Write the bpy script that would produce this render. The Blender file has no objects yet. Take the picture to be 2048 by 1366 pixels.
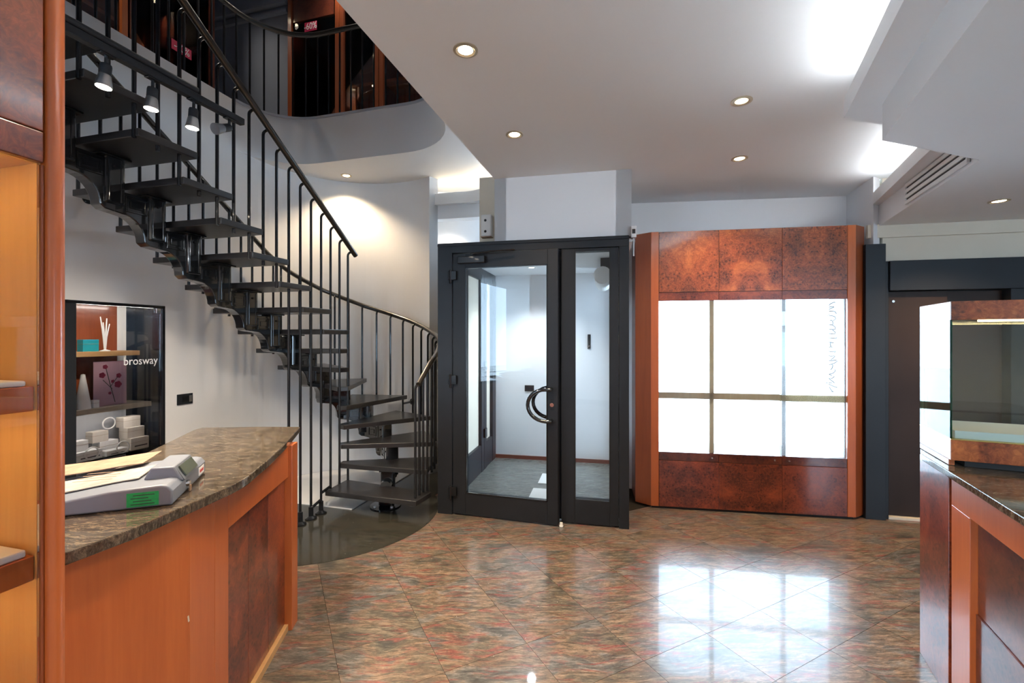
import bpy, bmesh, math, random
from mathutils import Vector, Matrix
random.seed(7)
R = math.radians
SC = bpy.context.scene
COL = SC.collection

# ------------------------------------------------------------------ camera, sky, exposure
FPX, CX, HY, CAMZ = 910.0, 1024.0, 675.0, 1.5      # focal length in pixels of a 2048-wide frame, principal column, horizon row, eye height
cam = bpy.data.cameras.new('camera'); cam.sensor_width = 36.0; cam.lens = 36.0 * FPX / 2048.0
cam.shift_y = (HY - 683.0) / 2048.0; cam.clip_start = 0.05; cam.clip_end = 200
camo = bpy.data.objects.new('camera', cam); COL.objects.link(camo)
camo.location = (0, 0, CAMZ); camo.rotation_euler = (R(90), 0, 0)
SC.camera = camo

W = bpy.data.worlds.new('sky'); SC.world = W; W.use_nodes = True
bg = W.node_tree.nodes['Background']; bg.inputs[0].default_value = (0.56, 0.78, 1.0, 1); bg.inputs[1].default_value = 9.5

vs = SC.view_settings
vs.view_transform = 'Standard'; vs.look = 'None'; vs.gamma = 1.0; vs.exposure = 0.78
vs.use_curve_mapping = False

# ------------------------------------------------------------------ geometry helpers
def U(px): return (px - CX) / FPX
def fl(px, py, z=0.0):
    d = (CAMZ - z) * FPX / (py - HY) if py != HY else 1e3
    return Vector((U(px) * d, d))
def hit(px, P, D):
    """where the vertical plane of picture column px meets the plan line P + t D: returns t"""
    u = U(px); return (u * P[1] - P[0]) / (D[0] - u * D[1])
def rot2(a): return Vector((math.cos(a), math.sin(a)))

class MB:
    def __init__(s): s.v = []; s.f = []
    def add(s, vs_, fs_):
        k = len(s.v); s.v += [tuple(p) for p in vs_]; s.f += [tuple(i + k for i in f) for f in fs_]; return s
    def box(s, x0, x1, y0, y1, z0, z1, M=None):
        p = [Vector((x, y, z)) for z in (z0, z1) for y in (y0, y1) for x in (x0, x1)]
        if M is not None: p = [M @ q for q in p]
        return s.add(p, [(0,2,3,1),(4,5,7,6),(0,1,5,4),(2,6,7,3),(0,4,6,2),(1,3,7,5)])
    def prism(s, poly, z0, z1):
        a = sum(poly[i][0]*poly[(i+1) % len(poly)][1] - poly[(i+1) % len(poly)][0]*poly[i][1] for i in range(len(poly)))
        if a < 0: poly = list(reversed(poly))
        n = len(poly); v = [(p[0], p[1], z0) for p in poly] + [(p[0], p[1], z1) for p in poly]
        f = [tuple(reversed(range(n))), tuple(range(n, 2*n))] + [(i, (i+1) % n, n+(i+1) % n, n+i) for i in range(n)]
        return s.add(v, f)
    def ext(s, prof, a, b, O, A, B):
        """profile of (h, z) points in the plane spanned by A (plan vector) and z, extruded along B from a to b, origin O"""
        n = len(prof); v = []
        for w in (a, b):
            for h, z in prof: v.append((O[0]+A[0]*h+B[0]*w, O[1]+A[1]*h+B[1]*w, O[2]+z))
        return s.add(v, [tuple(range(n)), tuple(reversed(range(n, 2*n)))] + [(i, n+i, n+(i+1) % n, (i+1) % n) for i in range(n)])
    def tube(s, path, r, n=8, cap=True):
        P = [Vector(p) for p in path]; rings = []
        t = (P[1]-P[0]).normalized(); ref = Vector((0,0,1)) if abs(t.z) < .9 else Vector((1,0,0))
        u = t.cross(ref).normalized()
        for i, p in enumerate(P):
            t2 = ((P[min(i+1, len(P)-1)]-P[max(i-1, 0)])).normalized()
            u = (u - t2*u.dot(t2)).normalized(); w = t2.cross(u)
            rr = r[i] if isinstance(r, (list, tuple)) else r
            rings.append([p + (u*math.cos(2*math.pi*k/n) + w*math.sin(2*math.pi*k/n))*rr for k in range(n)])
        v = [q for ring in rings for q in ring]; f = []
        for i in range(len(P)-1):
            for k in range(n): f.append((i*n+k, i*n+(k+1) % n, (i+1)*n+(k+1) % n, (i+1)*n+k))
        if cap: f += [tuple(reversed(range(n))), tuple(range((len(P)-1)*n, len(P)*n))]
        return s.add(v, f)
    def lathe(s, prof, n=24, O=(0,0,0), axis='z'):
        v = []; m = len(prof)
        for k in range(n):
            c, q = math.cos(2*math.pi*k/n), math.sin(2*math.pi*k/n)
            for r, z in prof:
                p = (r*c, r*q, z) if axis == 'z' else ((z, r*c, r*q) if axis == 'x' else (r*q, z, r*c))
                v.append((O[0]+p[0], O[1]+p[1], O[2]+p[2]))
        f = [(k*m+i, ((k+1) % n)*m+i, ((k+1) % n)*m+i+1, k*m+i+1) for k in range(n) for i in range(m-1)]
        if prof[0][0] > 1e-5: f.append(tuple(reversed([k*m for k in range(n)])))
        if prof[-1][0] > 1e-5: f.append(tuple(k*m+m-1 for k in range(n)))
        return s.add(v, f)
    def build(s, name, mat_, parent=None, smooth=False, bevel=0, loc=None, seg=2):
        me = bpy.data.meshes.new(name); me.from_pydata(s.v, [], s.f); me.update()
        bm = bmesh.new(); bm.from_mesh(me); bmesh.ops.recalc_face_normals(bm, faces=bm.faces); bm.to_mesh(me); bm.free()
        me.materials.append(MATS[mat_] if isinstance(mat_, str) else mat_)
        o = bpy.data.objects.new(name, me); COL.objects.link(o)
        if parent is not None: o.parent = parent
        if loc is not None: o.location = loc
        if smooth:
            for p in me.polygons: p.use_smooth = True
            me.set_sharp_from_angle(angle=R(35))
        if bevel:
            b = o.modifiers.new('edge', 'BEVEL'); b.width = bevel; b.segments = seg; b.limit_method = 'ANGLE'; b.angle_limit = R(40)
        return o
def tag(o, label, cat=None, group=None, kind=None):
    o['label'] = label
    if cat: o['category'] = cat
    if group: o['group'] = group
    if kind: o['kind'] = kind
    return o
def thing(name, label, cat, loc=(0,0,0), rz=0.0, group=None, kind=None):
    o = bpy.data.objects.new(name, None); COL.objects.link(o); o.empty_display_size = .1
    o.location = loc; o.rotation_euler = (0, 0, rz)
    return tag(o, label, cat, group, kind)
def struct(o, label=None):
    o['kind'] = 'structure'
    if label: o['label'] = label
    return o
def panel(name, mat_, parent, x0, x1, y0, y1, z0, z1, bevel=.002):
    """a board whose own origin is its centre, so that its veneer is matched about the middle"""
    c = ((x0+x1)/2, (y0+y1)/2, (z0+z1)/2); a, b, d = (x1-x0)/2, (y1-y0)/2, (z1-z0)/2
    return MB().box(-a, a, -b, b, -d, d).build(name, mat_, parent, bevel=bevel, loc=c)
def child_copy(o, parent, loc=None):
    c = o.copy(); COL.objects.link(c); c.parent = parent
    if loc is not None: c.location = loc
    return c
def text_mesh(name, body, size, mat_, parent, M, depth=.0006, shear=0, sx=1.0):
    cu = bpy.data.curves.new(name, 'FONT'); cu.body = body; cu.size = size; cu.extrude = depth; cu.align_x = 'CENTER'; cu.align_y = 'CENTER'
    cu.shear = shear; cu.resolution_u = 3
    t = bpy.data.objects.new(name+'_src', cu); COL.objects.link(t)
    me = bpy.data.meshes.new_from_object(t.evaluated_get(bpy.context.evaluated_depsgraph_get()))
    bpy.data.objects.remove(t); bpy.data.curves.remove(cu)
    me.transform(M @ Matrix.Diagonal((sx, 1, 1, 1))); me.name = name
    me.materials.clear(); me.materials.append(MATS[mat_])
    o = bpy.data.objects.new(name, me); COL.objects.link(o); o.parent = parent
    return o

# ------------------------------------------------------------------ materials
MATS = {}
def nodes(name):
    m = bpy.data.materials.new(name); m.use_nodes = True; nt = m.node_tree
    MATS[name] = m; return m, nt, nt.nodes, nt.links, nt.nodes['Principled BSDF']
def plain(name, c, rough=.5, metal=0.0, coat=0.0, coat_r=.05, var=0.0, vscale=6.0, bump=0.0, bscale=200, spec=.5):
    m, nt, N, L, P = nodes(name)
    P.inputs['Base Color'].default_value = (*c, 1); P.inputs['Roughness'].default_value = rough; P.inputs['Metallic'].default_value = metal
    P.inputs['Coat Weight'].default_value = coat; P.inputs['Coat Roughness'].default_value = coat_r; P.inputs['Specular IOR Level'].default_value = spec
    tc = N.new('ShaderNodeTexCoord')
    if var:
        n = N.new('ShaderNodeTexNoise'); n.inputs['Scale'].default_value = vscale; n.inputs['Detail'].default_value = 5
        L.new(tc.outputs['Object'], n.inputs['Vector'])
        r = N.new('ShaderNodeValToRGB'); L.new(n.outputs['Fac'], r.inputs[0])
        r.color_ramp.elements[0].position = .3; r.color_ramp.elements[1].position = .7
        r.color_ramp.elements[0].color = (*[x*(1-var) for x in c], 1); r.color_ramp.elements[1].color = (*[min(1, x*(1+var)) for x in c], 1)
        L.new(r.outputs[0], P.inputs['Base Color'])
    if bump:
        n = N.new('ShaderNodeTexNoise'); n.inputs['Scale'].default_value = bscale; n.inputs['Detail'].default_value = 3
        L.new(tc.outputs['Object'], n.inputs['Vector'])
        b = N.new('ShaderNodeBump'); b.inputs['Strength'].default_value = bump; b.inputs['Distance'].default_value = .002
        L.new(n.outputs['Fac'], b.inputs['Height']); L.new(b.outputs[0], P.inputs['Normal'])
    return m
def ramp(N, L, fac, stops):
    r = N.new('ShaderNodeValToRGB'); L.new(fac, r.inputs[0]); e = r.color_ramp.elements
    e[0].position, e[0].color = stops[0][0], (*stops[0][1], 1); e[1].position, e[1].color = stops[-1][0], (*stops[-1][1], 1)
    for p, c in stops[1:-1]:
        k = e.new(p); k.color = (*c, 1)
    return r
def noise(N, L, vec, scale, detail=6, rough=.6, dist=0.0):
    n = N.new('ShaderNodeTexNoise'); n.inputs['Scale'].default_value = scale; n.inputs['Detail'].default_value = detail
    n.inputs['Roughness'].default_value = rough; n.inputs['Distortion'].default_value = dist; L.new(vec, n.inputs['Vector']); return n
def mixc(N, L, fac, a, b, mode='MIX'):
    m = N.new('ShaderNodeMix'); m.data_type = 'RGBA'; m.blend_type = mode
    if isinstance(fac, (int, float)): m.inputs[0].default_value = fac
    else: L.new(fac, m.inputs[0])
    for k, v in ((6, a), (7, b)):
        if isinstance(v, tuple): m.inputs[k].default_value = (*v, 1)
        else: L.new(v, m.inputs[k])
    return m.outputs[2]
def burl(name, dark, mid, light, scale=7.0, match=True):
    m, nt, N, L, P = nodes(name)
    tc = N.new('ShaderNodeTexCoord'); vec = tc.outputs['Object']
    if match:                                      # book-matched veneer: mirrored about the middle of the board
        a = N.new('ShaderNodeVectorMath'); a.operation = 'ABSOLUTE'; L.new(vec, a.inputs[0])
        sx = N.new('ShaderNodeSeparateXYZ'); L.new(vec, sx.inputs[0]); sa = N.new('ShaderNodeSeparateXYZ'); L.new(a.outputs[0], sa.inputs[0])
        cb = N.new('ShaderNodeCombineXYZ'); L.new(sa.outputs[0], cb.inputs[0]); L.new(sx.outputs[1], cb.inputs[1]); L.new(sx.outputs[2], cb.inputs[2]); vec = cb.outputs[0]
    oi = N.new('ShaderNodeObjectInfo'); ad = N.new('ShaderNodeVectorMath'); ad.operation = 'ADD'
    ml = N.new('ShaderNodeMath'); ml.operation = 'MULTIPLY'; ml.inputs[1].default_value = 13.0; L.new(oi.outputs['Random'], ml.inputs[0])
    L.new(vec, ad.inputs[0]); L.new(ml.outputs[0], ad.inputs[1]); vec = ad.outputs[0]
    big = noise(N, L, vec, scale*.55, 4, .55, 1.2); fine = noise(N, L, vec, scale*4.0, 8, .7, 2.5)
    vor = N.new('ShaderNodeTexVoronoi'); vor.inputs['Scale'].default_value = scale*5.5; L.new(vec, vor.inputs['Vector'])
    c1 = ramp(N, L, big.outputs['Fac'], [(.33, dark), (.50, mid), (.66, light)])
    c2 = ramp(N, L, fine.outputs['Fac'], [(.36, dark), (.50, mid), (.64, light)])
    c = mixc(N, L, .42, c1.outputs[0], c2.outputs[0])
    eye = ramp(N, L, vor.outputs['Distance'], [(.10, (.10, .08, .08)), (.22, (.55, .5, .5)), (.34, (1, 1, 1))])
    msk = ramp(N, L, big.outputs['Fac'], [(.46, (1, 1, 1)), (.56, (0, 0, 0))])
    eyes = mixc(N, L, msk.outputs[0], (1.0, 1.0, 1.0), eye.outputs[0])
    c = mixc(N, L, .8, c, eyes, 'MULTIPLY')
    L.new(c, P.inputs['Base Color']); P.inputs['Roughness'].default_value = .32; P.inputs['Coat Weight'].default_value = .75; P.inputs['Coat Roughness'].default_value = .09
    return m
def wood(name, a, b, rough=.35, coat=.5, axis=2):
    m, nt, N, L, P = nodes(name)
    tc = N.new('ShaderNodeTexCoord'); mp = N.new('ShaderNodeMapping'); L.new(tc.outputs['Object'], mp.inputs[0])
    s = [14.0, 14.0, 14.0]; s[axis] = .9; mp.inputs['Scale'].default_value = s
    n1 = noise(N, L, mp.outputs[0], 1.0, 5, .55, .6); n2 = noise(N, L, mp.outputs[0], 6.0, 4, .6)
    c = mixc(N, L, .35, ramp(N, L, n1.outputs['Fac'], [(.3, a), (.7, b)]).outputs[0], ramp(N, L, n2.outputs['Fac'], [(.35, a), (.65, b)]).outputs[0])
    L.new(c, P.inputs['Base Color']); P.inputs['Roughness'].default_value = rough
    P.inputs['Coat Weight'].default_value = coat; P.inputs['Coat Roughness'].default_value = .12
    return m
def granite(name, stops, streak, rough, scale=1.0, rz=0.0, per_piece=True, sparkle=True, stretch=5.5, vein=(.035,.03,.026), coat=0.0, fine=1.0, spec=.62, con=1.0):
    m, nt, N, L, P = nodes(name)
    g = N.new('ShaderNodeNewGeometry'); vec = g.outputs['Position']
    if per_piece:
        oi = N.new('ShaderNodeObjectInfo'); ml = N.new('ShaderNodeMath'); ml.operation = 'MULTIPLY'; ml.inputs[1].default_value = 9.0
        L.new(oi.outputs['Random'], ml.inputs[0]); ad = N.new('ShaderNodeVectorMath'); ad.operation = 'ADD'; L.new(vec, ad.inputs[0]); L.new(ml.outputs[0], ad.inputs[1]); vec = ad.outputs[0]
    warp = noise(N, L, vec, 1.6*scale, 3, .5); wv = N.new('ShaderNodeVectorMath'); wv.operation = 'MULTIPLY_ADD'
    L.new(warp.outputs['Color'], wv.inputs[0]); wv.inputs[1].default_value = (.16, .16, 0); L.new(vec, wv.inputs[2])
    mp = N.new('ShaderNodeMapping'); L.new(wv.outputs[0], mp.inputs[0]); mp.inputs['Rotation'].default_value = (0, 0, rz); mp.inputs['Scale'].default_value = (scale, scale*stretch, scale)
    mp2 = N.new('ShaderNodeMapping'); L.new(wv.outputs[0], mp2.inputs[0]); mp2.inputs['Rotation'].default_value = (0, 0, rz); mp2.inputs['Scale'].default_value = (scale, scale*2.2, scale)
    n1 = noise(N, L, mp2.outputs[0], 2.6, 5, .62, .4); n2 = noise(N, L, mp.outputs[0], 7.0*fine, 9, .72, .5); n3 = noise(N, L, mp.outputs[0], 24.0*fine, 6, .8, .3)
    n4 = noise(N, L, mp.outputs[0], 5.0*fine**.5, 6, .65, .5)
    base = ramp(N, L, n1.outputs['Fac'], stops).outputs[0]
    lum = ramp(N, L, n2.outputs['Fac'], [(.32, (.42/con**2,)*3), (.50, (1, 1, 1)), (.66, (1.35*con, 1.32*con, 1.28*con))]).outputs[0]
    c = mixc(N, L, .85, base, lum, 'MULTIPLY')
    red = ramp(N, L, n4.outputs['Fac'], [(.53, (0, 0, 0)), (.65, (.95, .95, .95))]).outputs[0]
    c = mixc(N, L, red, c, streak)
    gr = ramp(N, L, n3.outputs['Fac'], [(.34, (.45/con**2,)*3), (.5, (1, 1, 1)), (.68, (1.4*con,)*3)]).outputs[0]
    c = mixc(N, L, .75, c, gr, 'MULTIPLY')
    vn = ramp(N, L, n2.outputs['Fac'], [(.455, (0, 0, 0)), (.475, (1, 1, 1)), (.495, (0, 0, 0))]).outputs[0]
    vm = N.new('ShaderNodeMath'); vm.operation = 'MULTIPLY'; L.new(vn, vm.inputs[0]); vm.inputs[1].default_value = min(.8, .45*con)
    c = mixc(N, L, vm.outputs[0], c, vein)
    if sparkle:
        v = N.new('ShaderNodeTexVoronoi'); v.inputs['Scale'].default_value = 26*scale; L.new(vec, v.inputs['Vector'])
        sp = ramp(N, L, v.outputs['Distance'], [(.03, (1, 1, 1)), (.07, (0, 0, 0))]).outputs[0]
        gt = N.new('ShaderNodeSeparateColor'); L.new(v.outputs['Color'], gt.inputs[0]); th = N.new('ShaderNodeMath'); th.operation = 'GREATER_THAN'; th.inputs[1].default_value = .86; L.new(gt.outputs[0], th.inputs[0])
        mm = N.new('ShaderNodeMath'); mm.operation = 'MULTIPLY'; L.new(sp, mm.inputs[0]); L.new(th.outputs[0], mm.inputs[1])
        c = mixc(N, L, mm.outputs[0], c, (.62, .58, .52))
    L.new(c, P.inputs['Base Color']); P.inputs['Roughness'].default_value = rough
    b = N.new('ShaderNodeBump'); b.inputs['Strength'].default_value = .03; b.inputs['Distance'].default_value = .001; L.new(n3.outputs['Fac'], b.inputs['Height']); L.new(b.outputs[0], P.inputs['Normal'])
    P.inputs['Specular IOR Level'].default_value = spec; P.inputs['Coat Weight'].default_value = coat; P.inputs['Coat Roughness'].default_value = .045
    return m
def glass(name, tint=(1, 1, 1), ior=1.45, rough=0.0):
    m, nt, N, L, P = nodes(name); N.remove(P)
    t = N.new('ShaderNodeBsdfTransparent'); t.inputs[0].default_value = (*tint, 1); g = N.new('ShaderNodeBsdfGlossy'); g.inputs['Roughness'].default_value = rough
    f = N.new('ShaderNodeFresnel'); f.inputs[0].default_value = ior; mx = N.new('ShaderNodeMixShader')
    L.new(f.outputs[0], mx.inputs[0]); L.new(t.outputs[0], mx.inputs[1]); L.new(g.outputs[0], mx.inputs[2]); L.new(mx.outputs[0], N['Material Output'].inputs[0])
    return m
def glow(name, c, s):
    m, nt, N, L, P = nodes(name)
    P.inputs['Base Color'].default_value = (0, 0, 0, 1); P.inputs['Emission Color'].default_value = (*c, 1); P.inputs['Emission Strength'].default_value = s
    return m
plain('white_paint', (.72, .72, .73), .62, var=.02, vscale=1.5, bump=.05, bscale=90)
plain('ceiling_paint', (.70, .70, .70), .7, var=.015, vscale=1.2, bump=.04, bscale=120)
plain('cream_paint', (.64, .57, .46), .6, var=.02)
plain('grey_paint', (.42, .44, .48), .65, var=.03)
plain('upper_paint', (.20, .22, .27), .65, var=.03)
plain('charcoal_metal', (.014, .0165, .021), .45, .15, spec=.35, var=.12, vscale=3, bump=.06, bscale=500)
plain('black_metal', (.016, .018, .022), .27, .5, coat=.3)
plain('stair_black', (.008, .010, .013), .12, .2, coat=1.0, coat_r=.05)
plain('rail_wood', (.020, .017, .013), .28, 0, coat=.6, coat_r=.1)
plain('tread_wood', (.019, .018, .019), .30, 0, coat=.35, coat_r=.2, var=.35, vscale=5, bump=.1, bscale=60)
plain('bronze_door', (.030, .018, .014), .5, .0, spec=.25, var=.25, vscale=1.5)
plain('chrome', (.75, .75, .76), .16, 1.0)
plain('brushed_silver', (.60, .60, .60), .3, 1.0)
plain('white_plastic', (.74, .73, .71), .4)
plain('register_grey', (.17, .185, .22), .45, var=.04, vscale=3)
plain('register_dark', (.12, .13, .15), .4)
plain('screen_green', (.055, .07, .045), .12, coat=.6)
plain('green_sticker', (.01, .33, .09), .5, var=.15, vscale=60)
plain('red_print', (.55, .05, .05), .5)
plain('tag_pink', (.62, .02, .09), .5)
plain('print_white', (.85, .85, .85), .5)
plain('print_dark', (.05, .04, .05), .5)
plain('paper', (.36, .325, .28), .7, var=.2, vscale=20)
plain('paper_brown', (.30, .19, .12), .7, var=.25, vscale=30)
plain('navy_board', (.012, .018, .032), .25, coat=.5)
plain('box_cream', (.55, .51, .46), .55, var=.03)
plain('box_white', (.72, .72, .72), .5)
plain('teal_card', (.01, .30, .38), .4)
plain('pink_card', (.42, .26, .33), .5, var=.05)
plain('petal_red', (.22, .015, .05), .5)
plain('leaf_dark', (.03, .04, .03), .5)
plain('velvet_white', (.80, .79, .76), .8)
plain('blue_plastic', (.35, .45, .58), .35, bump=.6, bscale=40)
plain('grout', (.03, .026, .022), .9, spec=.1)
plain('red_skirting', (.16, .04, .025), .4)
plain('rubber', (.012, .012, .012), .6)
plain('pavement', (.72, .72, .71), .8, var=.06)
plain('street_stone', (.62, .60, .57), .8, var=.08)
plain('etched', (.62, .62, .60), .6, var=.3, vscale=160)
plain('gold_etched', (.55, .42, .22), .5, var=.45, vscale=160)
plain('ring_cream', (.50, .42, .30), .35, .6)
plain('script_grey', (.16, .17, .19), .6)
plain('brass', (.75, .55, .18), .25, 1.0)
wood('cherry', (.40, .088, .018), (.50, .125, .027))
wood('cherry_deep', (.21, .045, .013), (.28, .066, .019))
wood('amber_wood', (.60, .33, .115), (.70, .41, .15), .45, .2)
wood('shelf_wood', (.42, .24, .10), (.52, .31, .14), .5, .1, axis=1)
wood('shelf_pale', (.40, .33, .25), (.48, .40, .31), .5, .1, axis=1)
wood('tan_frame', (.40, .25, .12), (.50, .33, .17), .45, .2)
burl('burl_orange', (.040, .009, .005), (.27, .058, .015), (.55, .165, .042), 6.0)
burl('burl_red', (.026, .006, .005), (.17, .030, .012), (.34, .072, .022), 6.0)
burl('burl_dark', (.018, .005, .005), (.085, .018, .010), (.17, .042, .017), 6.0)
granite('floor_granite', [(.30, (.060, .058, .050)), (.42, (.135, .112, .082)), (.5, (.180, .125, .085)), (.58, (.128, .122, .112)), (.70, (.070, .066, .056))], (.215, .062, .050), .28, 1.0, R(4), coat=.34, fine=1.35, spec=.62, con=1.35)
granite('dark_granite', [(.3, (.022, .023, .020)), (.5, (.044, .042, .032)), (.7, (.026, .029, .028))], (.05, .038, .028), .12, 1.2, R(-10), per_piece=False)
granite('counter_granite', [(.3, (.030, .026, .021)), (.5, (.095, .074, .052)), (.7, (.042, .036, .030))], (.080, .052, .038), .06, 2.4, R(20), per_piece=False, sparkle=False, stretch=3, fine=1.6, con=1.6, spec=.4)
granite('vestibule_stone', [(.3, (.11, .12, .115)), (.5, (.17, .18, .165)), (.7, (.13, .14, .135))], (.14, .13, .12), .2, 1.2, R(8), per_piece=False, sparkle=False)
glass('clear_glass'); glass('case_glass', (.93, .98, .96)); glass('green_edge', (.25, .75, .62), 1.5)
glow('warm_lens', (1.0, .80, .52), 14.0); glow('dim_lens', (1.0, .74, .45), 2.2); glow('spot_lens', (1.0, .86, .66), 40.0); glow('cove_tube', (.90, .95, 1.0), 42.0); glow('case_strip', (1.0, .72, .36), 14.0)
glow('niche_fill_strip', (1.0, .93, .85), 28.0); glow('cool_lens', (.85, .94, 1.0), 8.0)

# ------------------------------------------------------------------ plan: the directions and lines of the place
WD = Vector((.26, .9656)); WN = Vector((-.9656, .26)); WROT = -math.asin(.26)          # stair flight direction (downwards), its left normal, frame turn
P0 = Vector((-1.56, 4.20))                                                              # turning point of the stair
W0 = P0 + WN*1.02                                                                       # stair wall runs through here along WD
DL = Vector((-.630, 3.90)); DRT = Vector((.919, 3.573)); DW = (DRT-DL).length; DE = (DRT-DL).normalized(); DB = Vector((-DE.y, DE.x)); DROT = math.atan2(DE.y, DE.x)
CLF = Vector((1.223, 4.003)); CRT = Vector((2.827, 3.74)); CWID = (CRT-CLF).length; CE = (CRT-CLF).normalized(); CB = Vector((-CE.y, CE.x)); CROT = math.atan2(CE.y, CE.x)
BL = Vector((1.10, 4.526)); BR = Vector((3.144, 4.277)); BE = (BR-BL).normalized(); BN = Vector((-BE.y, BE.x)); BROT = math.atan2(BE.y, BE.x)
SD = Vector((.4368, .8996)); SROT = -math.asin(.4368)                                   # soffit and right counter direction
CEILZ, MEZ, SLABZ, UPZ = 2.83, 3.72, 3.265, 5.75
def dloc(x, y): return DL + DE*x + DB*y
def wp(s, t): return P0 - WD*s + WN*t

# ------------------------------------------------------------------ floor
fo = struct(MB().prism([(-5.2, -3.6), (5.3, -3.6), (5.3, 4.2), (3.2, 4.45), (1.15, 4.62), (1.0, 5.75), (-3.6, 5.75), (-5.2, 2)], -.08, -.0012).build('floor', 'grout'), 'polished multicoloured granite floor laid in diagonal tiles')
T1 = Vector((-.462, .887)).normalized(); T2 = Vector((T1.y, -T1.x)); A1, A2 = .422, .358
tile_me = None
for i in range(-13, 14):
    for j in range(-13, 16):
        c = T2*(.674 + (i+.5)*A1) + T1*(1.231 + (j+.5)*A2)
        if not (-3.6 < c.x < 5.1 and -2.6 < c.y): continue
        lim = 5.55 if c.x < .1 else (4.33 - .12*c.x + .2 if c.x > 1.2 else 4.2)
        if c.y > lim: continue
        if (c - (P0 + WN*1.1)).dot(WN) > 0.15: continue
        if (c - DL).dot(DB) > .34 and -.1 < (c - DL).dot(DE) < 1.75: continue
        if tile_me is None:
            a, b = A1/2-.0009, A2/2-.0009
            o = MB().prism([(-a, -b), (a, -b), (a, b), (-a, b)], -.02, 0).build('tile', 'floor_granite', fo); tile_me = o.data
        else:
            o = bpy.data.objects.new('tile', tile_me); COL.objects.link(o); o.parent = fo
        o.location = (c.x, c.y, 0); o.rotation_euler = (0, 0, math.atan2(T2.y, T2.x))
# dark stone inlay under the stair
ic = Vector((-1.60, 3.92)); pts = []
for k in range(49):
    a = R(-125) + R(150)*k/48
    pts.append(ic + rot2(a)*.955)
pts += [Vector((-.62, 4.6)), Vector((-.62, 5.5)), Vector((-2.3, 5.5)), wp(.6, 1.0), wp(1.6, 1.0)]
tag(MB().prism(pts, .0005, .003).build('floor_inlay', 'dark_granite'), 'curved dark green granite inlay of the floor under the staircase', kind='structure')

# ------------------------------------------------------------------ walls of the stair well
NZ0, NZ1, NY0, NY1, ND = .42, 1.75, -.78, -.07, .30        # wall niche: heights, range along the wall (measured from W0 along WD, negative towards the eye)
wrap = struct(bpy.data.objects.new('wall_left', None), 'white plastered wall curving behind the staircase'); COL.objects.link(wrap)
wrap.location = (W0.x, W0.y, 0); wrap.rotation_euler = (0, 0, WROT)
s0 = hit(328, W0, WD); NY1 = s0; NY0 = hit(128, W0, WD) - .12
m = MB()
m.box(-.5, 0, -6.0, NY0, 0, MEZ); m.box(-.5, 0, NY0, NY1, NZ1, MEZ); m.box(-.5, 0, NY0, NY1, 0, NZ0); m.box(-.5, -ND, NY0, NY1, NZ0, NZ1); m.box(-.5, 0, NY1, 0.0, 0, MEZ)
m.build('plaster_face', 'white_paint', wrap)
# curved part (below the overhanging upper floor)
m = MB(); arc = []
a0 = math.atan2(WN.y, WN.x)
for k in range(33):
    a = a0 + (R(50) - a0)*k/32
    arc.append((rot2(a)*1.02, rot2(a)*1.14))
for k in range(32):
    q = [P0+arc[k][0], P0+arc[k+1][0], P0+arc[k+1][1], P0+arc[k][1]]
    m.prism([tuple(v) for v in q], 0, SLABZ+.05)
cw = m.build('wall_curved', 'white_paint', smooth=True); struct(cw, 'white curved wall wrapping round the foot of the stairs')
AE = P0 + rot2(R(50))*1.02
# recess between the curved wall and the entrance lobby
m = MB()
rb0 = Vector((AE.x-.12, AE.y+.5)); rb1 = dloc(.0, 1.75)
n_ = (rb1-rb0).normalized(); q_ = Vector((-n_.y, n_.x))
m.prism([tuple(rb0), tuple(rb1), tuple(rb1+q_*.1), tuple(rb0+q_*.1)], 0, SLABZ+.05)
e_ = P0 + rot2(R(50))*1.14
m.prism([tuple(AE), tuple(e_), tuple(rb0+q_*.05), tuple(rb0 - n_*.1)], 0, SLABZ+.05)
struct(m.build('wall_recess', 'white_paint'), 'pale wall at the end of the recess beside the entrance door')
# low white plinth under the treads
pc = fl(704, 1020.5)
dw = (W0-pc).dot(WN) - .004; pl = [pc, pc + WN*dw, W0 - WN*.004]
for k in range(0, 33):
    a = a0 + (R(50)-a0)*k/32; p = P0 + rot2(a)*1.014
    if (p-pc).dot(WN) < 0: break
    pl.append(p)
pl.append(pc + WD*math.sqrt(max(.01, 1.014**2 - (pc-P0).dot(WN)**2)) + WD*((P0-pc).dot(WD)))
tag(MB().prism([tuple(p) for p in pl], .0035, .012).build('stair_plinth', 'white_paint'), 'low white plinth on the floor under the lowest treads', 'plinth')

# dropped soffit with the hidden light beside the lobby, and the lintel under it
sp = []
for k in range(13):
    a = R(90) - R(75)*k/12
    sp.append(Vector((-.62, 4.45)) + Vector((math.cos(a)*.46, math.sin(a)*.52)))
sp = [Vector((-1.12, 5.12))] + sp + [dloc(.43, .32), dloc(.43, 2.0), dloc(-.3, 2.2), Vector((-1.2, 5.7))]
struct(MB().prism([tuple(p) for p in sp], 2.97, 3.09).build('ceiling_recess', 'ceiling_paint', smooth=True), 'small curved dropped ceiling beside the entrance lobby')
struct(MB().prism([tuple(AE+Vector((-.05, .12))), tuple(AE+Vector((.62, -.02))), tuple(AE+Vector((.65, .10))), tuple(AE+Vector((-.02, .24)))], 2.82, 2.98).build('trim_1', 'white_paint'), 'pale lintel under the curved dropped ceiling')

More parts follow.
